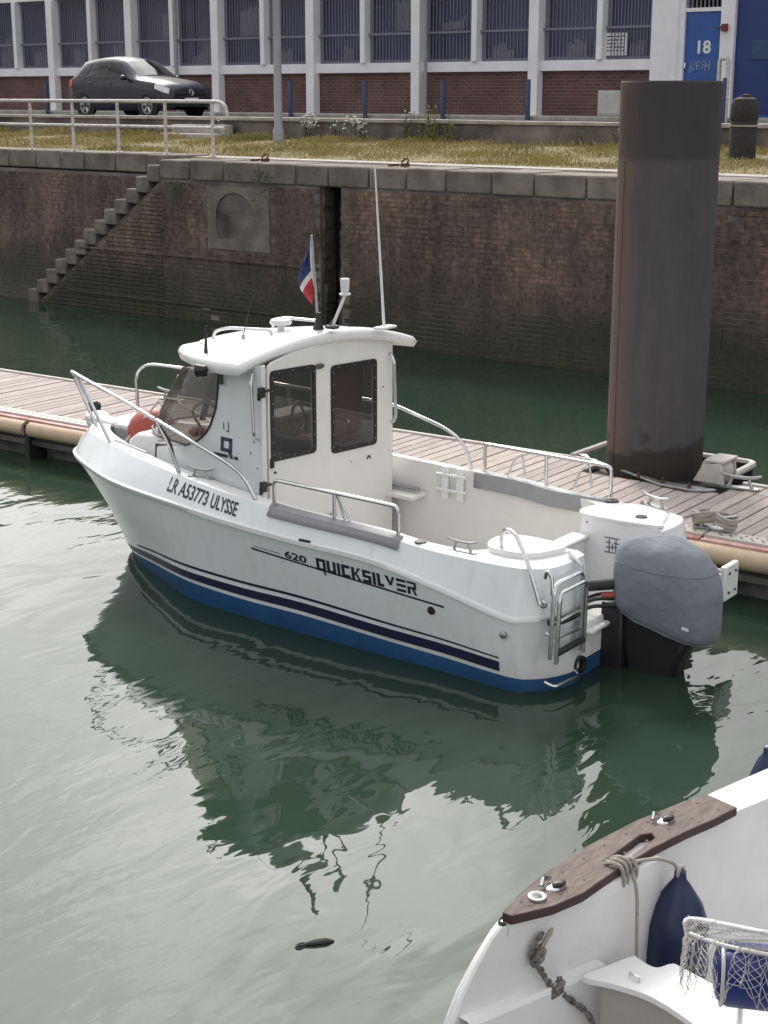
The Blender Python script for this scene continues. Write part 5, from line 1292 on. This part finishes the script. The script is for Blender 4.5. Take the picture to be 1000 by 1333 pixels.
for sd, (xa, xb) in ((1, (2.24, 1.01)), (-1, (1.57, .31))):
    yy = 1.055 * sd; z0, z1 = 1.055, 1.295
    T_([(xa, yy, z0), (xa, yy, z1), (xb, yy, z1 - .03), (xb, yy, z0 - .05)], .0165, .05).build("side_rail", 'steel', boat)
    xm = (xa + xb) / 2
    T_([(xm, yy, z1 - .015), (xm, yy, z0 - .03)], .0165).build("rail_leg", 'steel', boat)
    if sd > 0:
        for dx in (-.09, -.15): T_([(xm - .02, yy - .005, z1 - .02), (xm + dx, yy - .03, z0 - .02)], .009).build("rail_stay", 'steel', boat)
    else:
        for x0 in (1.18, .52):
            T_([(x0 + .11, yy + .06, z0 - .01), (x0 + .07, yy + .03, z1 - .10), (x0, yy, z1 - .03), (x0 - .05, yy + .04, z0 + .02)], .009, .07).build("rail_stay", 'steel', boat)
# grey vinyl bolsters over the gunwale
for sd, (xa, xb) in ((1, (2.28, .97)), (-1, (1.60, .27))):
    b = MB(); rows = []
    for i in range(13):
        x = xa + (xb - xa) * i / 12; g_, n_ = at_x('gun', x), at_x('inner', max(x, .82)).copy(); n_.y = max(n_.y, .945); f_ = at_x('flare', x)
        if sd > 0: prof = [(f_.y + .014, f_.z + .03), (g_.y + .018, g_.z - .012), (g_.y + .012, g_.z + .012), (g_.y - .02, g_.z + .030), (g_.y - .05, g_.z + .034)]
        else: prof = [(n_.y + .01, n_.z + .012), (n_.y - .022, n_.z + .004), (n_.y - .030, n_.z - .012), (n_.y - .040, n_.z - .135), (n_.y - .02, n_.z - .14)]
        rows.append([(x, sd * y, z) for y, z in prof])
    b.grid(rows); b.build("gunwale_bolster", 'bolster', boat, smooth=30).modifiers.new("thick", 'SOLIDIFY').thickness = .012
# white rod rack on the starboard liner
b = MB()
for x in (1.90, 1.74): b.span(x - .035, x + .035, -.935, -.905, .77, 1.07)
for z in (.86, 1.0): b.tube([(1.98, -.895, z), (1.66, -.895, z)], .016, 7)
b.build("rod_rack", 'gel', boat, bevel=.006)
b = MB(); b.span(2.10, 2.52, -.93, -.70, .76, .80); b.build("side_shelf", 'gel_in', boat, bevel=.01)
b = MB(); b.tube([(2.50, -.86, .84), (2.13, -.84, .84)], .024, 8); b.build("stowed_pole", 'bolster', boat)
# deck cleats, fillers, stern hoop
cleat("deck_cleat", .47, .985, .99, 0.05, .78, 'alu', boat); cleat("deck_cleat", -.14, -.985, 1.0, -.35, .9, 'alu', boat); cleat("deck_cleat", 3.22, .86, 1.13, .12, .8, 'alu', boat)
for (x, y, z, rr_) in ((.83, 1.02, 1.01, .05), (-.20, -.62, 1.006, .05), (.25, -.97, .995, .06), (.12, -.98, .99, .03)):
    q = MB(); q.lathe([(rr_, z), (rr_ * .92, z + .008), (rr_ * .5, z + .009)], (x, y, 0), 16); q.build("deck_filler", 'black', boat)
T_([(.22, .84, .985), (.20, .86, 1.18), (.06, .92, 1.20), (-.14, 1.05, 1.02), (-.27, 1.09, .74)], .0165, .09).build("stern_hoop", 'steel', boat)
MB().lathe([(.03, 0), (.032, .02), (.02, .03)], (-.265, 1.03, .735), 10, axis=(-.4, 1, 0)).build("hoop_foot", 'steel', boat)
# boarding ladder folded on the port quarter
ld = T_([(-.34, 1.05, .33), (-.36, 1.05, .90), (-.36, .62, .90), (-.34, .62, .30)], .017, .08).build("boarding_ladder", 'steel', boat)
T_([(-.385, 1.04, .30), (-.40, 1.04, .84), (-.40, .63, .84), (-.385, .63, .27)], .015, .07).build("inner_frame", 'steel', ld)
for yy in (1.0, .66): T_([(-.37, yy, .29), (-.385, yy, .80)], .014).build("ladder_tube", 'steel', ld)
MB().box((-.385, .83, .375), (.05, .40, .035)).build("tread", 'rubber', ld, bevel=.01)
MB().box((-.365, .83, .60), (.03, .38, .022)).build("tread", 'steel', ld, bevel=.006)
T_([(-.27, 1.03, .93), (-.30, 1.05, 1.0), (-.34, 1.05, .95), (-.345, 1.05, .82)], .014, .05).build("ladder_hook", 'steel', ld)
T_([(-.22, .62, 1.02), (-.27, .62, .98), (-.34, .62, .95), (-.345, .62, .80)], .014, .05).build("ladder_hook", 'steel', ld)
for z in (.48, .10):
    T_([(-.275, 1.0, z + .02), (-.36, 1.0, z), (-.38, .66, z - .01), (-.31, .62, z + .01)], .012, .05).build("stern_bracket", 'steel', boat)
MB().lathe([(.07, 0), (.075, .03), (.05, .035), (.045, .0)], (-.30, .55, .13), 16, axis=(-1, .2, 0)).build("exhaust_outlet", 'black', boat)
MB().tube(smooth_path([(-.30, 1.0, .585), (-.345, .85, .58), (-.35, .62, .585), (-.30, .47, .60)], 5), .028, 7).build("stern_fender", 'rubber', boat)
# bow fittings
b = MB(); b.prism([(5.05, .10, 1.20), (5.46, .07, 1.225), (5.52, .0, 1.225), (5.46, -.07, 1.225), (5.05, -.10, 1.20)], (0, 0, .05)); b.build("bow_roller_plate", 'gel', boat, bevel=.02)
q = MB(); q.sphere((5.60, -.24, 1.15), .13, 14, sc=(1.1, .9, .8)); q.build("bow_pad", 'gel', boat)
MB().lathe([(.05, -.05), (.07, 0), (.05, .05)], (5.70, -.28, 1.27), 12, axis=(.2, 1, .2)).build("bow_roller", 'black', boat)
b = MB(); b.box((4.96, -.22, 1.21), (.55, .42, .08), rot=.1); b.build("anchor_hatch", 'gel', boat, bevel=.02)
b = MB(); b.span(4.78, 5.02, -.06, .14, 1.03, 1.26); b.build("windlass", 'alu', boat, bevel=.04)
b = MB(); b.prism([(4.50, .45, 1.0), (4.50, .45, 1.22), (4.38, .45, 1.30), (4.05, .45, 1.30), (4.05, .45, 1.0)], (0, -.5, 0)); b.build("deck_box", 'gel', boat, bevel=.03)
# auxiliary engine pad at the starboard quarter
b = MB(); b.box((-.86, -.90, .52), (.05, .26, .29), rot=R(0)); b.build("auxiliary_pad", 'gel', boat, bevel=.012)
T_([(-.28, -.82, .60), (-.84, -.86, .56)], .02).build("pad_arm", 'alu', boat); T_([(-.28, -.98, .60), (-.84, -.96, .56)], .02).build("pad_arm", 'alu', boat)
T_([(-.28, -.82, .40), (-.84, -.86, .46)], .02).build("pad_arm", 'alu', boat)
b = MB()
for y, z in ((-.84, .60), (-.96, .60), (-.84, .44), (-.96, .44)): b.lathe([(.014, 0), (.01, .012)], (-.885, y, z), 7, axis=(-1, 0, 0))
b.build("pad_bolts", 'greydark', boat)

# ---------- things carried by the boat
t = thing("ensign", "faded blue white and red flag hanging from a short staff on the cabin roof", "flag", (2.58, .03, 2.40), frame='boat')
MB().tube([(2.58, .03, 2.36), (2.59, .03, 2.50), (2.625, .05, 3.15)], [.022, .013, .010], 7).build("staff", 'alu', t)
MB().lathe([(.05, 2.36), (.03, 2.42), (.02, 2.50)], (2.58, .03, 0), 8).build("base", 'black', t)
hang = Vector((2.66, .055, 3.12))
def flag_pt(s_, v):   # s along the fly 0..1, v down the hoist 0..1 ; limp cloth
    sp = Vector((2.625, .05, 3.15)).lerp(Vector((2.60, .035, 2.68)), v)
    out = .135 * math.sin(math.pi * min(1, .12 + v * .80)) * s_ ** .9
    drop = .22 * s_ ** 1.3 * (1 - .45 * v)
    fold = .035 * math.sin(s_ * 9 + v * 2.2) * s_
    d = Vector((.80, .45, 0)).normalized(); n_ = Vector((-.45, .8, 0)).normalized()
    return sp + d * out + n_ * fold + Vector((0, 0, -drop))
for (s0, s1, m, nm) in ((0, .34, 'flag_white', "hoist_band"), (.34, .36, 'flag_white', "seam")):
    pass
def cloth(v0, v1, s0, s1, m, nm):
    rows = [[flag_pt(s0 + (s1 - s0) * i / 10, v0 + (v1 - v0) * j / 10) for i in range(11)] for j in range(11)]
    MB().grid(rows).build(nm, m, t)
cloth(0, 1, 0, .16, 'flag_white', "hoist_edge"); cloth(.0, .60, .16, 1, 'flag_blue', "blue_band"); cloth(.60, .72, .16, 1, 'flag_white', "white_band"); cloth(.72, 1.0, .16, 1, 'flag_red', "red_band")
t = thing("buoy_fender", "large faded red ball fender lying in the bow well of the white boat", "fender", (4.72, -.02, 1.0), frame='boat')
q = MB(); q.sphere((0, 0, 0), .235, 20, sc=(1.1, .9, .9)); q.v = [tuple(Matrix.Rotation(.5, 3, 'Y') @ Vector(p) + Vector((4.66, -.02, 1.21))) for p in q.v]; q.build("ball", 'red_buoy', t)
MB().tube([(4.40, .02, 1.40), (4.47, .06, 1.52), (4.60, .12, 1.36), (4.82, .18, 1.1)], .014, 6).build("lanyard", 'piping', t)
# outboard engine under its canvas cover
ob_ = thing("outboard_motor", "large outboard engine under a grey-blue canvas cover at the boat's stern", "outboard", (-.66, -.02, 0), frame='boat')
b = MB(); rows = []
secs = [(.39, -.745, .36, .20), (.405, -.745, .405, .235), (.47, -.745, .425, .255), (.56, -.74, .43, .265), (.70, -.735, .425, .27), (.82, -.725, .405, .26), (.92, -.70, .36, .235), (1.00, -.68, .285, .19), (1.045, -.67, .195, .13), (1.065, -.66, .09, .06), (1.07, -.66, .01, .01)]
NN = 40
for (z, xc, a, c_) in secs:
    row = []
    for k_ in range(NN):
        t = 2 * math.pi * k_ / NN; ct, st_ = math.cos(t), math.sin(t)
        px_ = xc + a * math.copysign(abs(ct) ** .75, ct); py_ = -.02 + c_ * math.copysign(abs(st_) ** .75, st_)
        tilt = -.19 * (px_ - xc) * 1.0   # front edge higher, skirt dips aft
        nz = mnoise.noise(Vector((px_ * 4, py_ * 4, z * 3))) * .026 + abs(mnoise.noise(Vector((px_ * 6 + z * 5, py_ * 6, z * 9 + px_ * 7)))) * .030 - .008
        zz = z + (px_ - xc) * (.26 if z < .5 else .12 * max(0, 1.05 - z))
        row.append((px_ + nz * ct, py_ + nz * st_, zz + (nz * .6 if z > .9 else 0)))
    rows.append(row)
b.grid(rows, closed=True); cvr = b.build("cover", 'cover', ob_, smooth=80)
sd_ = cvr.modifiers.new("sub", 'SUBSURF'); sd_.levels = 1; sd_.render_levels = 2
def ring_at(i_, f_, k_s): return [tuple(Vector(a_).lerp(Vector(b_), f_) + (Vector(a_) - Vector((-.72, -.02, a_[2]))).normalized() * k_s) for a_, b_ in zip(rows[i_], rows[i_ + 1])]
q = MB(); q.tube(ring_at(5, .35, .001), .004, 5, True); q.build("panel_seam", 'cover', cvr)
q = MB(); q.tube(ring_at(0, .2, .004), .010, 6, True); q.build("hem_cord", 'cover', cvr)
MB().box((-1.02, .245, .47), (.07, .004, .022), rot=R(-20)).build("cover_label", 'whitepaint', cvr)
b = MB(); b.prism([(-.38, .12, .45), (-1.02, .09, .36), (-.90, .09, .12), (-.80, .08, -.3), (-.58, .08, -.5), (-.45, .10, .0)], (0, -.24, 0)); b.build("midsection", 'black', ob_, bevel=.05)
b = MB(); b.span(-.46, -.27, -.16, .16, -.05, .52); b.build("bracket", 'black', ob_, bevel=.02)
q = MB(); q.tube(smooth_path([(.17, .30, .62), (-.05, .32, .64), (-.25, .22, .66), (-.40, .12, .68)], 5), .045, 10); q.build("cable_hose", 'rubber', ob_)
q = MB()
for (p0, p1) in (((-.10, .30, .45), (-.42, .13, .56)), ((-.14, .40, .43), (-.40, .16, .50)), ((-.05, .2, .44), (-.40, .05, .58))):
    m_ = (Vector(p0) + Vector(p1)) / 2 + Vector((0, .03, .05)); q.tube(smooth_path([p0, m_, p1], 5), .016, 6)
q.build("engine_cables", 'black', ob_)
MB().tube([(-.30, .20, .585), (-.40, .17, .60)], .024, 8).build("red_clamp", 'red_buoy', ob_)
MB().tube([(2.0, 0, -5), (2.0, 0, -5.01)], .001, 3) if False else None
# mooring rope made fast on the near pontoon cleat
t = thing("mooring_rope", "grey mooring rope figure-of-eighted round the pontoon cleat behind the outboard", "rope", (-.12, PN0, DZ), frame='boat')
q = MB(); r_ = random.Random(11); pts = []
for k_ in range(60):
    a = k_ / 60 * math.pi * 9; pts.append((-.12 + .19 * math.sin(a) + r_.uniform(-.015, .015), PN0 + .02 + .075 * math.sin(2 * a) + r_.uniform(-.012, .012), DZ + .07 + .09 * k_ / 60 + .02 * math.cos(a * 2)))
q.tube(smooth_path(pts, 2), .0165, 6); q.build("coil", 'rope', t)
MB().tube(smooth_path([(-.02, -.99, 1.02), (.10, -1.25, .90), (.08, -1.8, .68), (.06, PN0 + .05, DZ + .13), (-.1, PN0 + .04, DZ + .10)], 6), .0165, 6).build("line", 'rope', t)
t = thing("bow_line", "grey mooring line from the boat's bow to the pontoon", "rope", (5.0, -.9, .8), frame='boat')
MB().tube(smooth_path([(5.05, -.30, 1.24), (5.3, -.9, .98), (5.9, -1.7, .62), (6.3, PN0 + .1, DZ + .03)], 6), .014, 6).build("line", 'rope', t)

# ------------------------------------------------------------------ the boat in the near right corner (world frame)
nb = thing("open_boat", "white open boat with weathered teak rail cap at the lower right corner", "boat", (-2.6, 5.8, 0))
def wx(y_): return float(np.interp(y_, [4.3, 4.81, 5.4, 5.72, 5.74, 6.2, 6.7, 7.4, 8.2, 9.0], [-3.37, -3.215, -3.055, -3.0, -3.09, -3.0, -2.88, -2.74, -2.5, -2.1]))
def end_y(z): return float(np.interp(z, [-.25, .2, .4, .57, .67, .79, .89, .945], [4.40, 4.44, 4.48, 4.54, 4.58, 4.65, 4.72, 4.78]))
def plan(zz, dx):   # outer side of the hull, from the near corner along +Y
    ye = end_y(zz); x0 = wx(ye)
    return [(x0, ye, zz), (x0 - .025, ye + .004, zz), (x0 - .05 - dx * .2, ye + .06, zz), (-3.28 - dx * .5, max(ye + .22, 5.0), zz), (-3.31 - dx, 5.25, zz), (-3.29 - dx, 5.7, zz), (-3.20 - dx, 6.2, zz), (-3.10 - dx, 6.7, zz), (-2.95 - dx * .9, 7.4, zz), (-2.7 - dx * .8, 8.2, zz), (-2.3 - dx * .5, 9.0, zz), (-1.7, 9.5, zz)]
lv = [(.938, 0.0), (.90, .004), (.79, .02), (.67, .05), (.57, .07), (.4, .10), (.2, .12), (-.25, .12)]
rows = [smooth_path(plan(z, d), 5) for z, d in lv]
MB().grid(rows).build("hull", 'gel_old', nb, smooth=60)
b = MB()   # inner wall following the end profile, then the gunwale top
rows = []
for z in (.938, .89, .84, .79, .73, .67, .62, .57, .4, .2, -.1):
    ye = end_y(z); rows.append([(wx(ye + (5.719 - ye) * k_ / 14), ye + (5.719 - ye) * k_ / 14, z) for k_ in range(15)])
b.grid(rows); b.build("inner_wall", 'gel_old', nb, smooth=35)
ys_ = [4.80, 5.1, 5.4, 5.72, 5.745, 6.0, 6.3, 6.7, 7.4, 8.2, 9.0]
def outx(y_): return float(np.interp(y_, [4.80, 5.0, 5.25, 5.7, 6.2, 6.7, 7.4, 8.2, 9.0], [-3.26, -3.29, -3.31, -3.29, -3.20, -3.10, -2.95, -2.7, -2.3]))
b = MB(); b.grid([[(outx(y_), y_, .938), (wx(y_) - .015, y_, .942), (wx(y_) + .002, y_, .935), (wx(y_) + .004, y_, .88)] for y_ in ys_]); b.build("gunwale_top", 'gel_old', nb, smooth=35)
b = MB(); b.grid([[(wx(y_), y_, .90), (wx(y_) + .02, y_, .45), (wx(y_) + .03, y_, .0)] for y_ in ys_[4:]]); b.build("side_lining", 'gel_old', nb, smooth=35)
b = MB(); b.span(-3.0, -1.2, 4.50, 9.0, .06, .10); b.build("cockpit_floor", 'gel_old', nb)
b = MB(); rows = []
for y_ in (4.56, 4.7, 5.0, 5.3): rows.append([(wx(y_) + .0, y_, .590), (wx(y_) + .045, y_, .585), (wx(y_) + .06, y_, .565), (wx(y_) + .075, y_, .1)])
b.grid(rows); b.build("side_ledge", 'gel_old', nb, smooth=25)
# teak cap with rope slot
cap = [(-3.25, 4.80), (-3.285, 4.98), (-3.30, 5.2), (-3.285, 5.55), (-3.24, 5.9), (-3.165, 6.22), (-3.11, 6.36), (-2.93, 6.32), (-2.955, 6.15), (-3.0, 5.95), (-3.04, 5.7), (-3.065, 5.4), (-3.07, 5.15), (-3.11, 4.98), (-3.20, 4.80)]
slot = [(-3.12, 5.42), (-3.15, 5.45), (-3.15, 5.78), (-3.12, 5.83), (-3.085, 5.80), (-3.085, 5.45)]
b = MB(); b.prism([(x, y, .985) for x, y in cap], (0, 0, -.045), hole=[(x, y, .985) for x, y in slot], mi_side=1)
b.build("rail_cap", ['teak', 'teak_edge'], nb, bevel=.006, smooth=30)
q = MB()
for i_ in range(9):
    y_ = 4.92 + i_ * .165
    for d_x in (.055, -.055): q.lathe([(.009, .9855), (.007, .9865)], (np.interp(y_, [4.8, 5.2, 5.6, 6.0, 6.3], [-3.225, -3.185, -3.17, -3.12, -3.03]) + d_x * (.4 if y_ < 5 else 1), y_, 0), 8)
tag(q.build("screw_plugs", 'teak_edge', nb, smooth=0), kind='stuff')
b = MB(); b.prism([(x - .03 if i < 4 else x, y, .937) for i, (x, y) in enumerate([(-3.16, 5.40), (-3.16, 5.84), (-3.07, 5.84), (-3.07, 5.40)])], (0, 0, .003)); b.build("slot_shadow_gap", 'teak_edge', nb)
q = MB(); q.lathe([(.034, .986), (.040, .997), (.030, 1.0), (.022, .992)], (-3.20, 4.99, 0), 20); d_ = q.build("deck_socket", 'whitepaint', nb)
q = MB(); q.lathe([(.023, .9925), (.02, .994)], (-3.20, 4.99, 0), 16); q.build("socket_plug", 'greydark', d_)
def fairlead(x, y, ang):
    q = MB(); q.lathe([(.048, .986), (.044, .994), (.034, .997)], (0, 0, 0), 22); q.v = [(x + (a * math.cos(ang) - c_ * .62 * math.sin(ang)), y + (a * math.sin(ang) + c_ * .62 * math.cos(ang)), z) for a, c_, z in q.v]
    f_ = q.build("fairlead_base", 'chrome', nb)
    q = MB(); q.lathe([(.034, .995), (.037, 1.004), (.028, 1.012), (.016, 1.014)], (0, 0, 0), 20); q.v = [(x + .012 + (a * math.cos(ang) - c_ * .55 * math.sin(ang)), y + .012 + (a * math.sin(ang) + c_ * .55 * math.cos(ang)), z) for a, c_, z in q.v]
    q.build("fairlead_cap", 'black', f_)
    q = MB(); q.tube([(x - .04 * math.sin(ang), y - .05, 1.0), (x - .05, y - .02, 1.02), (x - .045, y + .03, 1.0)], .010, 6); q.build("fairlead_horn", 'chrome', f_)
fairlead(-3.19, 5.115, 1.2); fairlead(-3.13, 5.97, 1.3)
# white seat over a beige locker
seat = smooth_path([(-3.035, 5.11, 0), (-3.0, 5.24, 0), (-2.95, 5.39, 0), (-2.92, 5.39, 0), (-2.84, 5.37, 0), (-2.81, 5.39, 0), (-2.78, 5.45, 0), (-2.70, 5.44, 0), (-2.5, 5.42, 0), (-2.0, 5.5, 0), (-1.6, 5.4, 0), (-1.7, 5.0, 0), (-2.3, 5.02, 0), (-2.5, 5.10, 0), (-2.72, 5.16, 0), (-2.9, 5.145, 0)], 3, True); seat = [(p.x, p.y) for p in seat]
b = MB(); b.prism([(x, y, .615) for x, y in seat], (0, 0, -.03)); b.build("seat_top", 'gel', nb, bevel=.012)
b = MB(); b.prism([(-2.97, 5.17, .584), (-2.93, 5.33, .584), (-1.7, 5.35, .584), (-1.8, 5.1, .584), (-2.3, 5.08, .584), (-2.72, 5.20, .584)], (0, 0, -.5)); b.build("seat_locker", 'beige', nb)
MB().tube(round_path([(-2.875, 5.24, .615), (-2.875, 5.24, .633), (-2.82, 5.225, .633), (-2.82, 5.225, .615)], .01), .006, 6).build("seat_handle", 'steel', nb)
# ropes
t = thing("fender_line", "thin grey line wrapped on the teak cap and tied to the blue fender", "rope", (-3.06, 5.55, .98))
q = MB()
for k_ in range(3): q.tube(smooth_path([(-3.15, 5.44 + .035 * k_, .975), (-3.10, 5.43 + .035 * k_, 1.002), (-3.05, 5.44 + .035 * k_, .985), (-3.045, 5.45 + .03 * k_, .90), (-3.10, 5.46 + .035 * k_, .92)], 5), .010, 6)
q.build("turns", 'rope', t)
q = MB(); q.tube([(-3.05 + .03 * math.cos(a), 5.52, .95 + .055 * math.sin(a)) for a in [k_ * math.pi / 7 for k_ in range(14)]], .010, 6, True); q.build("loop", 'rope', t)
MB().tube(smooth_path([(-3.045, 5.51, .99), (-3.0, 5.65, .965), (-2.975, 5.71, .94), (-2.955, 5.755, .905), (-2.935, 5.765, .87)], 5), .009, 6).build("lead", 'rope', t)
MB().tube(smooth_path([(-3.03, 5.50, .96), (-2.985, 5.47, .86), (-2.97, 5.46, .65), (-2.955, 5.45, .48)], 5), .009, 6).build("tail", 'rope', t)
t = thing("knotted_rope", "dark flecked rope with knots hanging inside the near white boat's corner", "rope", (-3.0, 4.9, .8))
q = MB(); main_ = smooth_path([(-3.155, 4.96, .845), (-3.165, 4.92, .81), (-3.17, 4.91, .75), (-3.15, 4.95, .68), (-3.135, 4.98, .62), (-3.12, 5.03, .56), (-3.07, 5.08, .50), (-3.02, 5.14, .42), (-2.98, 5.18, .30)], 6); q.tube([p + Vector((.004, .009 * math.cos(i * .9), .009 * math.sin(i * .9))) for i, p in enumerate(main_)], .009, 6); q.build("strand", 'rope_dark', t)
MB().tube([p + Vector((.006, -.009 * math.cos(i * .9), -.009 * math.sin(i * .9))) for i, p in enumerate(main_)], .009, 6).build("strand", 'rope_dark', t)
for (cx_, cy_, cz_) in ((-3.165, 4.925, .755), (-3.125, 5.02, .57)):
    q = MB(); q.tube([(cx_ + .014 + .022 * math.cos(a) + .008 * math.sin(2 * a), cy_ + .028 * math.sin(a), cz_ + .028 * math.sin(a * 1.0 + .9)) for a in [k_ * math.pi / 9 for k_ in range(18)]], .0125, 7, True)
    q.tube(smooth_path([(cx_ + .01, cy_ - .03, cz_ - .03), (cx_ + .04, cy_, cz_), (cx_ + .01, cy_ + .03, cz_ + .04)], 4), .0125, 7)
    q.build("knot", 'rope_dark', t)
MB().tube(smooth_path([(-3.16, 4.91, .72), (-3.145, 4.955, .79), (-3.13, 5.01, .86)], 4), [.012] * 8 + [.004], 6).build("tail", 'rope', t)
# blue fender hanging against the inner wall
def fender_prof(r, h): return [(.012, h), (.026, h - .01), (.030, h - .05), (.055, h - .085), (r * .72, h - .17), (r * .95, h - .27), (r, h - .40), (r, .14), (r * .9, .06), (r * .6, .015), (.05, 0)]
t = thing("boat_fender", "navy blue fender hanging inside the near boat by the teak cap", "fender", (-2.955, 5.87, .22))
q = MB(); q.lathe([(r_ * 1.0, z + .25) for r_, z in reversed(fender_prof(.15, .64))], (-2.93, 5.765, 0), 28); q.build("body", 'fender_blue', t)
MB().tube([(-2.93, 5.765 + .022 * math.cos(a), .872 + .028 * math.sin(a)) for a in [k_ * math.pi / 7 for k_ in range(14)]], .010, 6, True).build("eye_rope", 'rope', t)
t = thing("boat_fender", "navy blue fender lying outside the near boat's gunwale at the right edge", "fender", (-3.12, 6.98, .7))
q = MB(); q.lathe([(r_, z + .42) for r_, z in reversed(fender_prof(.12, .60))], (-3.10, 7.02, 0), 22); q.build("body", 'fender_blue', t)
t = thing("boat_fender", "dark blue fender standing under the white seat of the near boat", "fender", (-2.6, 5.35, .1))
# cushion on its post, landing net
t['label'] = "dark blue fender standing under the white seat of the near boat"
q = MB(); q.lathe([(r_ * .75, z * .5 + .10) for r_, z in reversed(fender_prof(.12, .60))], (-2.62, 5.06, 0), 20); q.build("body", 'fender_blue', t)
t = thing("helm_cushion", "rounded royal blue cushion with pale piping on a steel post", "cushion", (-2.3, 5.35, .47))
ax_ = Vector((.86, .50, -.03)).normalized(); sid = Vector((-.50, .86, 0)).normalized(); c0 = Vector((-2.44, 5.13, .86))
b = MB(); rows = []
for d_s, k_ in ((0, .05), (.004, .5), (.016, .78), (.035, .93), (.06, 1.0), (.2, 1.0), (.45, 1.0), (.75, 1.0), (.77, .9), (.775, .05)):
    row = []
    for j in range(24):
        a = 2 * math.pi * j / 24; ca, sa = math.cos(a), math.sin(a); u_ = math.copysign(abs(ca) ** .7, ca) * .105 * k_; v_ = math.copysign(abs(sa) ** .7, sa) * .125 * k_
        row.append(c0 + ax_ * d_s + sid * u_ + Vector((0, 0, 1)) * v_)
    rows.append(row)
b.grid(rows, closed=True).build("pad", 'cushion', t, smooth=70)
MB().tube([c0 + ax_ * .035 + sid * math.copysign(abs(math.cos(a)) ** .7, math.cos(a)) * .103 + Vector((0, 0, math.copysign(abs(math.sin(a)) ** .7, math.sin(a)) * .122)) for a in [k_ * math.pi / 14 for k_ in range(28)]], .008, 6, True).build("piping", 'piping', t)
MB().tube([c0 + ax_ * .12 + Vector((0, 0, -.12)), c0 + ax_ * .12 + Vector((0, 0, -.245))], .014, 8).build("post", 'steel', t)
t = thing("landing_net", "white hooped landing net resting on the blue cushion", "net", (-2.5, 5.45, .95))
hp = [(-2.56, 5.17, .94), (-2.60, 5.19, .985), (-2.57, 5.22, 1.01), (-2.26, 5.27, 1.035), (-1.8, 5.38, 1.06)]
hp2 = [(-2.585, 5.18, .965), (-2.54, 5.15, .98), (-2.40, 5.14, .99), (-2.2, 5.19, .995), (-1.8, 5.32, 1.0)]
MB().tube(smooth_path(hp, 6), .011, 7).build("hoop", 'whitepaint', t)
MB().tube(smooth_path(hp2, 6), .009, 7).build("lower_bar", 'piping', t)
h1, h2 = smooth_path(hp[1:], 10), smooth_path(hp2, 10)
q = MB()
def netp(i, j):   # i along, j 0..1 across and sagging over the cushion
    a = h1[min(i, len(h1) - 1)]; c_ = h2[min(i, len(h2) - 1)]; p = a.lerp(c_, min(j * 1.5, 1)); 
    if j > .66: p = c_ + Vector((.10 * (j - .66), -.26 * (j - .66) - .02, -.42 * (j - .66) * (1 + .4 * math.sin(i * .7))))
    return p + Vector((.014 * math.sin(i * 2.1 + j * 7), .012 * math.cos(i * 1.7 + j * 9), .012 * math.sin(i + j * 13)))
NI, NJ = 34, 14
for i in range(NI):
    for j in range(NJ):
        p = netp(i, j / NJ)
        for di in (1, -1):
            if 0 <= i + di < NI: q.tube([p, netp(i + di, (j + 1) / NJ)], .0014, 3, cap=False)
tag(q.build("mesh", 'netcord', t, smooth=0, weld=False), kind='stuff')
# floating piece of weed in the foreground water
t = thing("flotsam", "small dark piece of driftwood floating on the pale water below the boat", "driftwood", (-4.79, 5.34, 0))
q = MB(); q.tube([(-4.85, 5.26, .002), (-4.82, 5.30, .007), (-4.79, 5.345, .008), (-4.755, 5.39, .008), (-4.73, 5.425, .003)], [.004, .010, .018, .018, .006], 8); q.build("stick", 'flotsam', t)
MB().tube([(-4.835 + .022 * math.cos(a), 5.28 + .035 * math.sin(a), .003) for a in [k_ * math.pi / 6 for k_ in range(12)]], .004, 5, True).build("twig", 'flotsam', t)
